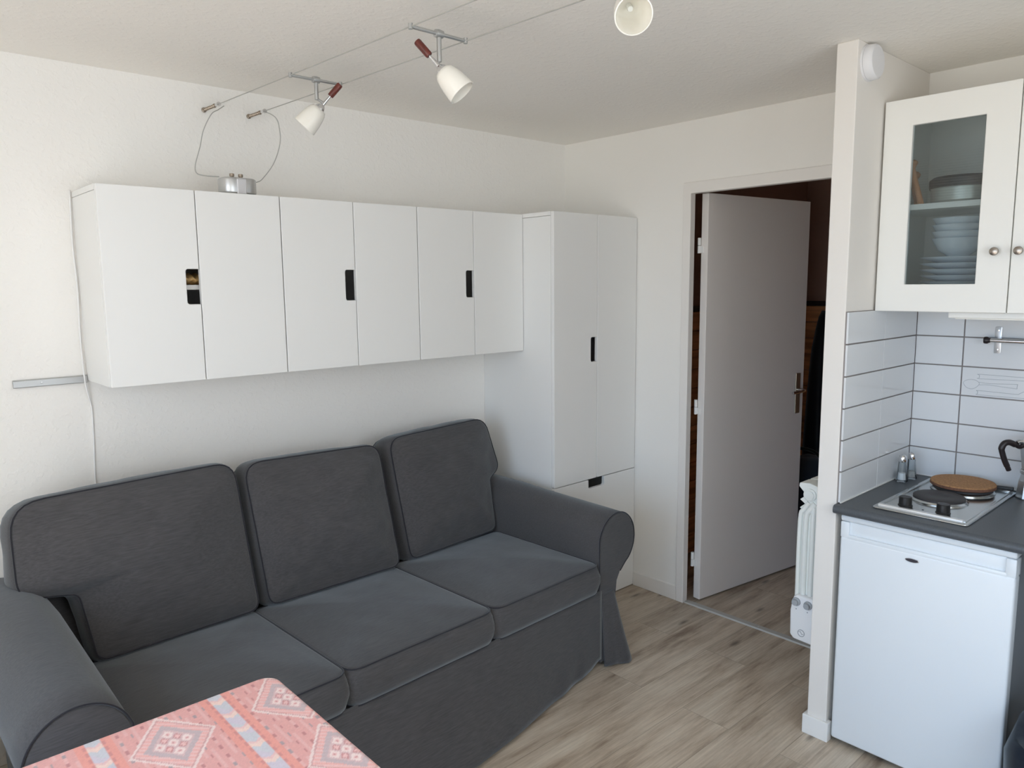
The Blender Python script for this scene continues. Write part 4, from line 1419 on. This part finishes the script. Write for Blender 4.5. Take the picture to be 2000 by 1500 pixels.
# cork trivet on the rear plate
t = thing('cork_trivet', 'round brown cork mat lying on the rear hob plate', 'trivet', (-0.158, -2.072, HZ + 0.0237))
bm = lathe(bmesh.new(), [(0, 0.004), (0.098, 0.004), (0.100, 0.006), (0.100, 0.013), (0.098, 0.015), (0, 0.0152)], 56)
obj('cork_disc', bm, M_cork, t, smooth=0.6)
bm = lathe(bmesh.new(), [(0, 0), (0.096, 0), (0.101, 0.002), (0.101, 0.010), (0.0995, 0.011)], 56)
obj('dark_rim', bm, M_corkd, t, smooth=0.6)
bm = bmesh.new()
box(bm, -0.0065, 0.0065, -0.028, 0.028, 0.0, 0.010, bev=0.002)
o = obj('spatula_handle', bm, M_black)
o.location = (-0.055, -2.172, HZ + 0.010); o.rotation_euler = (0, 0, math.radians(12))
tag(o, 'short black handle end lying behind the cork mat', 'utensil')

# salt and pepper
for i, (px, py, fill, lb) in enumerate(((-0.165, -1.872, M_salt, 'glass salt shaker with chrome cap, the left one in the kitchen corner'), (-0.098, -1.880, M_pepper, 'glass pepper shaker with chrome cap, the right one in the kitchen corner'))):
    t = thing('shaker', lb, 'shaker', (px, py, 0.8575), 0, 'salt and pepper shakers')
    bm = lathe(bmesh.new(), [(0, 0.001), (0.019, 0.0), (0.0205, 0.004), (0.0185, 0.020), (0.0155, 0.045), (0.0135, 0.068), (0.0128, 0.078), (0.0118, 0.078), (0.0125, 0.066), (0.0140, 0.045), (0.0165, 0.020), (0.017, 0.009), (0, 0.008)], 10)
    obj('glass_body', bm, M_clear, t, smooth=0.5)
    bm = lathe(bmesh.new(), [(0, 0.0085), (0.0160, 0.0092), (0.0150, 0.024), (0.0132, 0.034 - i * 0.004), (0, 0.036 - i * 0.004)], 16)
    obj('filling', bm, fill, t, smooth=0.8)
    bm = lathe(bmesh.new(), [(0.0132, 0.076), (0.0140, 0.078), (0.0140, 0.090), (0.0115, 0.098), (0.006, 0.1015), (0, 0.102)], 20)
    obj('chrome_cap', bm, M_chrome, t, smooth=0.8)

# moka pot at the right edge
mc = (-0.085, -2.262)
t = thing('moka_pot', 'aluminium stove-top coffee pot with dark handle right of the hob', 'coffee pot', (mc[0], mc[1], 0.8575), math.radians(22.5))
t.scale = (1, 1, 1)
bm = lathe(bmesh.new(), [(0, 0.0), (0.046, 0.0), (0.048, 0.004), (0.042, 0.060), (0.037, 0.082), (0.036, 0.086), (0, 0.086)], 8)
obj('boiler', bm, M_alu, t)
bm = lathe(bmesh.new(), [(0.036, 0.084), (0.040, 0.087), (0.040, 0.096), (0.036, 0.099)], 24)
obj('collar', bm, M_satin, t, smooth=0.6)
bm = lathe(bmesh.new(), [(0, 0.098), (0.035, 0.098), (0.038, 0.120), (0.047, 0.190), (0.045, 0.190), (0, 0.188)], 8)
obj('upper_pot', bm, M_alu, t)
bm = lathe(bmesh.new(), [(0.048, 0.190), (0.048, 0.194), (0.030, 0.206), (0.008, 0.212), (0, 0.212)], 8)
obj('lid', bm, M_alu, t)
bm = lathe(bmesh.new(), [(0, 0.211), (0.006, 0.211), (0.007, 0.218), (0.011, 0.224), (0.010, 0.236), (0, 0.240)], 16)
obj('lid_knob', bm, M_bakelite, t, smooth=0.7)
hd_ = Matrix.Rotation(-math.radians(22.5), 3, 'Z') @ Vector((-0.741, 0.672, 0))
def hp_(r, z):
    return hd_ * r + Vector((0, 0, z))
bm = tube(bmesh.new(), smooth_path([hp_(0.044, 0.186), hp_(0.056, 0.180), hp_(0.072, 0.188), hp_(0.092, 0.196), hp_(0.108, 0.192), hp_(0.116, 0.176), hp_(0.112, 0.158), hp_(0.102, 0.132), hp_(0.092, 0.112), hp_(0.086, 0.100)], 6),
          [0.0075] * 12 + [0.010] * 20 + [0.009] * 16 + [0.008] * 7, 12)
obj('handle', bm, M_bakelite, t, smooth=0.9)
bm = bmesh.new()
tube(bm, [hp_(0.046, 0.198), hp_(0.060, 0.199), hp_(0.066, 0.195)], 0.008, 10)
obj('lid_hinge', bm, M_chrome, t, smooth=0.8)

# upper cabinet
UX, UZ0, UZ1 = -0.394, 1.494, 2.179
UYS = [-1.834, -2.224, -2.614]
t = thing('kitchen_wall_cabinet', 'cream kitchen wall cabinet with a ribbed glass door above the hob', 'cabinet', (0, 0, 0))
bm = bmesh.new()
box(bm, UX + 0.021, -0.011, UYS[0] - 0.016, UYS[0], UZ0 + 0.002, UZ1 - 0.002)
box(bm, UX + 0.021, -0.011, UYS[2], UYS[2] + 0.016, UZ0 + 0.002, UZ1 - 0.002)
box(bm, UX + 0.021, -0.011, UYS[2] + 0.016, UYS[0] - 0.016, UZ0 + 0.002, UZ0 + 0.018)
box(bm, UX + 0.021, -0.011, UYS[2] + 0.016, UYS[0] - 0.016, UZ1 - 0.018, UZ1 - 0.002)
box(bm, -0.020, -0.011, UYS[2] + 0.016, UYS[0] - 0.016, UZ0 + 0.018, UZ1 - 0.018)
obj('carcass', bm, M_kwhite, t)
obj('shelf', B(UX + 0.03, -0.021, UYS[2] + 0.017, UYS[0] - 0.017, 1.826, 1.844), M_kwhite, t)
fy = lambda a, b, c: Vector((c, a, b))
for i in range(2):
    a1, a0 = UYS[i] - 0.0015, UYS[i + 1] + 0.0015
    s = 0.089
    bm = bmesh.new()
    frame_ring(bm, (a0, a1, UZ0, UZ1), (a0 + s, a1 - s, UZ0 + s, UZ1 - 0.086), fy, UX, UX + 0.020)
    es = [ed for ed in bm.edges if len(ed.link_faces) == 2]
    bmesh.ops.recalc_face_normals(bm, faces=bm.faces[:])
    es = [ed for ed in bm.edges if len(ed.link_faces) == 2 and ed.calc_face_angle(0) > 0.6]
    bmesh.ops.bevel(bm, geom=es, offset=0.0015, segments=1, affect='EDGES')
    d_ = obj('cabinet_door', bm, M_kwhite, t)
    bm = B(UX + 0.010, UX + 0.014, a0 + s - 0.004, a1 - s + 0.004, UZ0 + s - 0.004, UZ1 - 0.082)
    gl_ = obj('glass_pane', bm, M_glass, d_)
    ky = a0 + 0.038 if i == 0 else a1 - 0.022
    bm = lathe(bmesh.new(), [(0, 0.0), (0.0085, 0.0), (0.0075, 0.003), (0.0055, 0.006), (0.0058, 0.010), (0.0115, 0.015), (0.0130, 0.020), (0.0115, 0.025), (0.006, 0.027), (0, 0.0275)], 24, (UX, ky, 1.681), (-1, 0, 0))
    obj('door_knob', bm, M_nickel, d_, smooth=0.7)
# contents
t = thing('cooking_pot', 'steel pot with a dark lid on the upper shelf behind the cabinet glass', 'pot', (-0.272, -2.048, 1.8445))
obj('pot_body', lathe(bmesh.new(), [(0, 0), (0.088, 0), (0.094, 0.006), (0.095, 0.046), (0.097, 0.048), (0, 0.048)], 36), M_steelpot, t, smooth=0.6)
obj('pot_lid', lathe(bmesh.new(), [(0.099, 0.047), (0.101, 0.054), (0.101, 0.074), (0.090, 0.083), (0, 0.086)], 36), M_black, t, smooth=0.6)
for kk, (yy, rx, zz) in enumerate(((-1.935, 0.10, 0.155), (-1.905, -0.02, 0.120))):
    bm = bmesh.new()
    tube(bm, smooth_path([(0, 0, 0.0), (0, 0.001, 0.08), (0, 0.0, zz - 0.03), (0, 0, zz)], 5), [0.010] * 11 + [0.016, 0.022, 0.021, 0.016, 0.008], 10)
    o = obj('wooden_spoon', bm, M_spoonw, smooth=0.9)
    o.location = (-0.315 + 0.055 * kk, yy, 1.845)
    o.rotation_euler = (-0.28 + 0.1 * kk, 0.0, 0)
    tag(o, 'taller wooden spoon leaning at the left of the cabinet shelf' if kk == 0 else 'shorter wooden spoon against the left cabinet side', 'spoon', 'wooden spoons behind the cabinet glass')
def plates(y, x, r, n, dz, lb0):
    for k in range(n):
        bm = lathe(bmesh.new(), [(0, 0.0), (r * 0.55, 0.0), (r * 0.62, 0.004), (r * 0.96, 0.016), (r, 0.019), (r * 0.97, 0.0195), (r * 0.62, 0.009), (0, 0.006)], 36)
        o = obj('plate', bm, M_china, smooth=0.9)
        o.location = (x, y, UZ0 + 0.0185 + k * dz)
        pos = ['lowest', 'second from bottom', 'third from bottom', 'fourth from bottom', 'fifth from bottom', 'sixth from bottom', 'seventh from bottom', 'topmost'][k if k < n - 1 else 7]
        tag(o, '%s white plate of the stack on the lower cabinet shelf' % pos, 'plate', 'stacked plates behind the cabinet glass')
plates(-2.040, -0.24, 0.118, 8, 0.020, '')
for k in range(4):
    bm = lathe(bmesh.new(), [(0, 0.0), (0.035, 0.0), (0.036, 0.006), (0.060, 0.022), (0.078, 0.055), (0.081, 0.060), (0.078, 0.060), (0.056, 0.026), (0.03, 0.012), (0, 0.011)], 32)
    o = obj('bowl', bm, M_china, smooth=0.9)
    o.location = (-0.245, -2.035, UZ0 + 0.0185 + 7 * 0.020 + 0.0205 + k * 0.022)
    tag(o, '%s white bowl of the pile resting on the plates in the glass cabinet' % ['lowest', 'second lowest', 'second highest', 'highest'][k], 'bowl', 'bowls behind the cabinet glass')

# slim lamp under the cabinet
t = thing('under_cabinet_lamp', 'slim white strip lamp under the kitchen wall cabinet', 'lamp', (-0.345, -2.33, UZ0 + 0.0015))
obj('housing', B(-0.02, 0.02, -0.27, 0.275, -0.021, 0.0, bev=0.003), M_kwhite, t)
obj('diffuser', B(-0.016, 0.016, -0.25, 0.255, -0.024, -0.0205, bev=0.001), M_opal, t)

# utensil rail
t = thing('utensil_rail', 'steel utensil rail fixed to the tiles below the wall cabinet', 'rail', (KX, -2.08, 1.385))
for yy in (-0.028, -0.75):
    bm = bmesh.new()
    prism(bm, rrect(0.021, 0.094, 0.004, 4), lambda a, b, c: Vector((c, a + yy, b)), -0.0025, 0.0, bev=0.0008)
    br_ = obj('bracket_plate', bm, M_alu, t, smooth=0.5)
    bm = bmesh.new()
    tube(bm, [(-0.002, yy, 0.0), (-0.030, yy, 0.0)], 0.006, 12)
    obj('bracket_arm', bm, M_chrome, br_, smooth=0.7)
    for zz in (0.034, -0.034):
        obj('screw', lathe(bmesh.new(), [(0, 0), (0.0036, 0), (0.003, 0.0018), (0, 0.002)], 12, (-0.0025, yy, zz), (-1, 0, 0)), M_chrome, br_)
bm = tube(bmesh.new(), [(-0.034, 0.0, 0.0), (-0.034, -0.80, 0.0)], 0.0078, 16)
obj('bar', bm, M_chrome, t, smooth=0.7)
bm = lathe(bmesh.new(), [(0, -0.002), (0.0115, -0.002), (0.0125, 0.002), (0.0125, 0.008), (0.009, 0.014), (0.0078, 0.018)], 20, (-0.034, 0.004, 0), (0, -1, 0))
obj('end_cap', bm, M_bakelite, t, smooth=0.7)

# ------------------------------------------------------------------ hall contents
t = thing('coat', 'long black coat hanging on the far hall wall, seen past the door edge', 'coat', (HX - 0.032, -0.70, 1.40))
bm = bmesh.new()
def coat_fn(s, q):
    a = (s - 0.5)
    wdt = 0.12 + 0.10 * q ** 0.5
    fold = 0.018 * math.sin(s * 22 + q * 2) * q
    dep = 0.02 + 0.12 * (1 - (2 * a) ** 2) ** 0.5 * min(1, q * 3 + 0.25) + fold if abs(a) < 0.5 else 0.02
    return Vector((-dep, a * wdt * 2, -1.02 * q))
nu, nz = 36, 24
gg = [[bm.verts.new(coat_fn(i / nu, j / nz)) for i in range(nu + 1)] for j in range(nz + 1)]
for j in range(nz):
    for i in range(nu):
        bm.faces.new((gg[j][i], gg[j][i + 1], gg[j + 1][i + 1], gg[j + 1][i]))
o = obj('coat_body', bm, M_coat, t, smooth=3.2)
md = o.modifiers.new('thick', 'SOLIDIFY'); md.thickness = 0.006
obj('hook', tube(bmesh.new(), smooth_path([(0.0, 0, 0.03), (-0.03, 0, 0.02), (-0.05, 0, 0.0), (-0.055, 0, 0.03)], 5), 0.006, 8), M_nickel, t, smooth=0.8)
t = thing('duffel_bag', 'dark navy bag piled on the hall floor beyond the door edge', 'bag', (1.42, -0.76, 0))
bm = bmesh.new()
prof = []
bmesh.ops.create_uvsphere(bm, u_segments=32, v_segments=20, radius=1.0)
for v in bm.verts:
    x, y, z = v.co
    sgn = lambda q: math.copysign(abs(q) ** 0.7, q)
    v.co = Vector((sgn(x) * 0.20, sgn(y) * 0.24, 0.25 + sgn(z) * 0.25 + noise.noise(Vector((x * 2, y * 2, z * 2))) * 0.03))
    v.co.z = max(v.co.z, 0.001)
obj('bag_body', bm, M_navy, t, smooth=3.2)
obj('carry_handle', tube(bmesh.new(), smooth_path([(-0.05, -0.12, 0.48), (-0.08, -0.06, 0.56), (-0.08, 0.06, 0.56), (-0.05, 0.12, 0.48)], 6), 0.010, 8), M_olive, t, smooth=3.2)

# low dark chest added to darken the shaded gap beside the sofa arm
t = thing('shade_chest', 'added low dark chest filling the shaded gap beside the left sofa arm', 'chest', (-3.06, -0.83, 0))
obj('chest_body', B(-0.19, 0.190, -0.43, 0.43, 0.0, 0.42, bev=0.006), M_olive, t, smooth=0.7)
obj('chest_lid', B(-0.195, 0.194, -0.435, 0.435, 0.4205, 0.46, bev=0.008), M_olive, t, smooth=0.7)
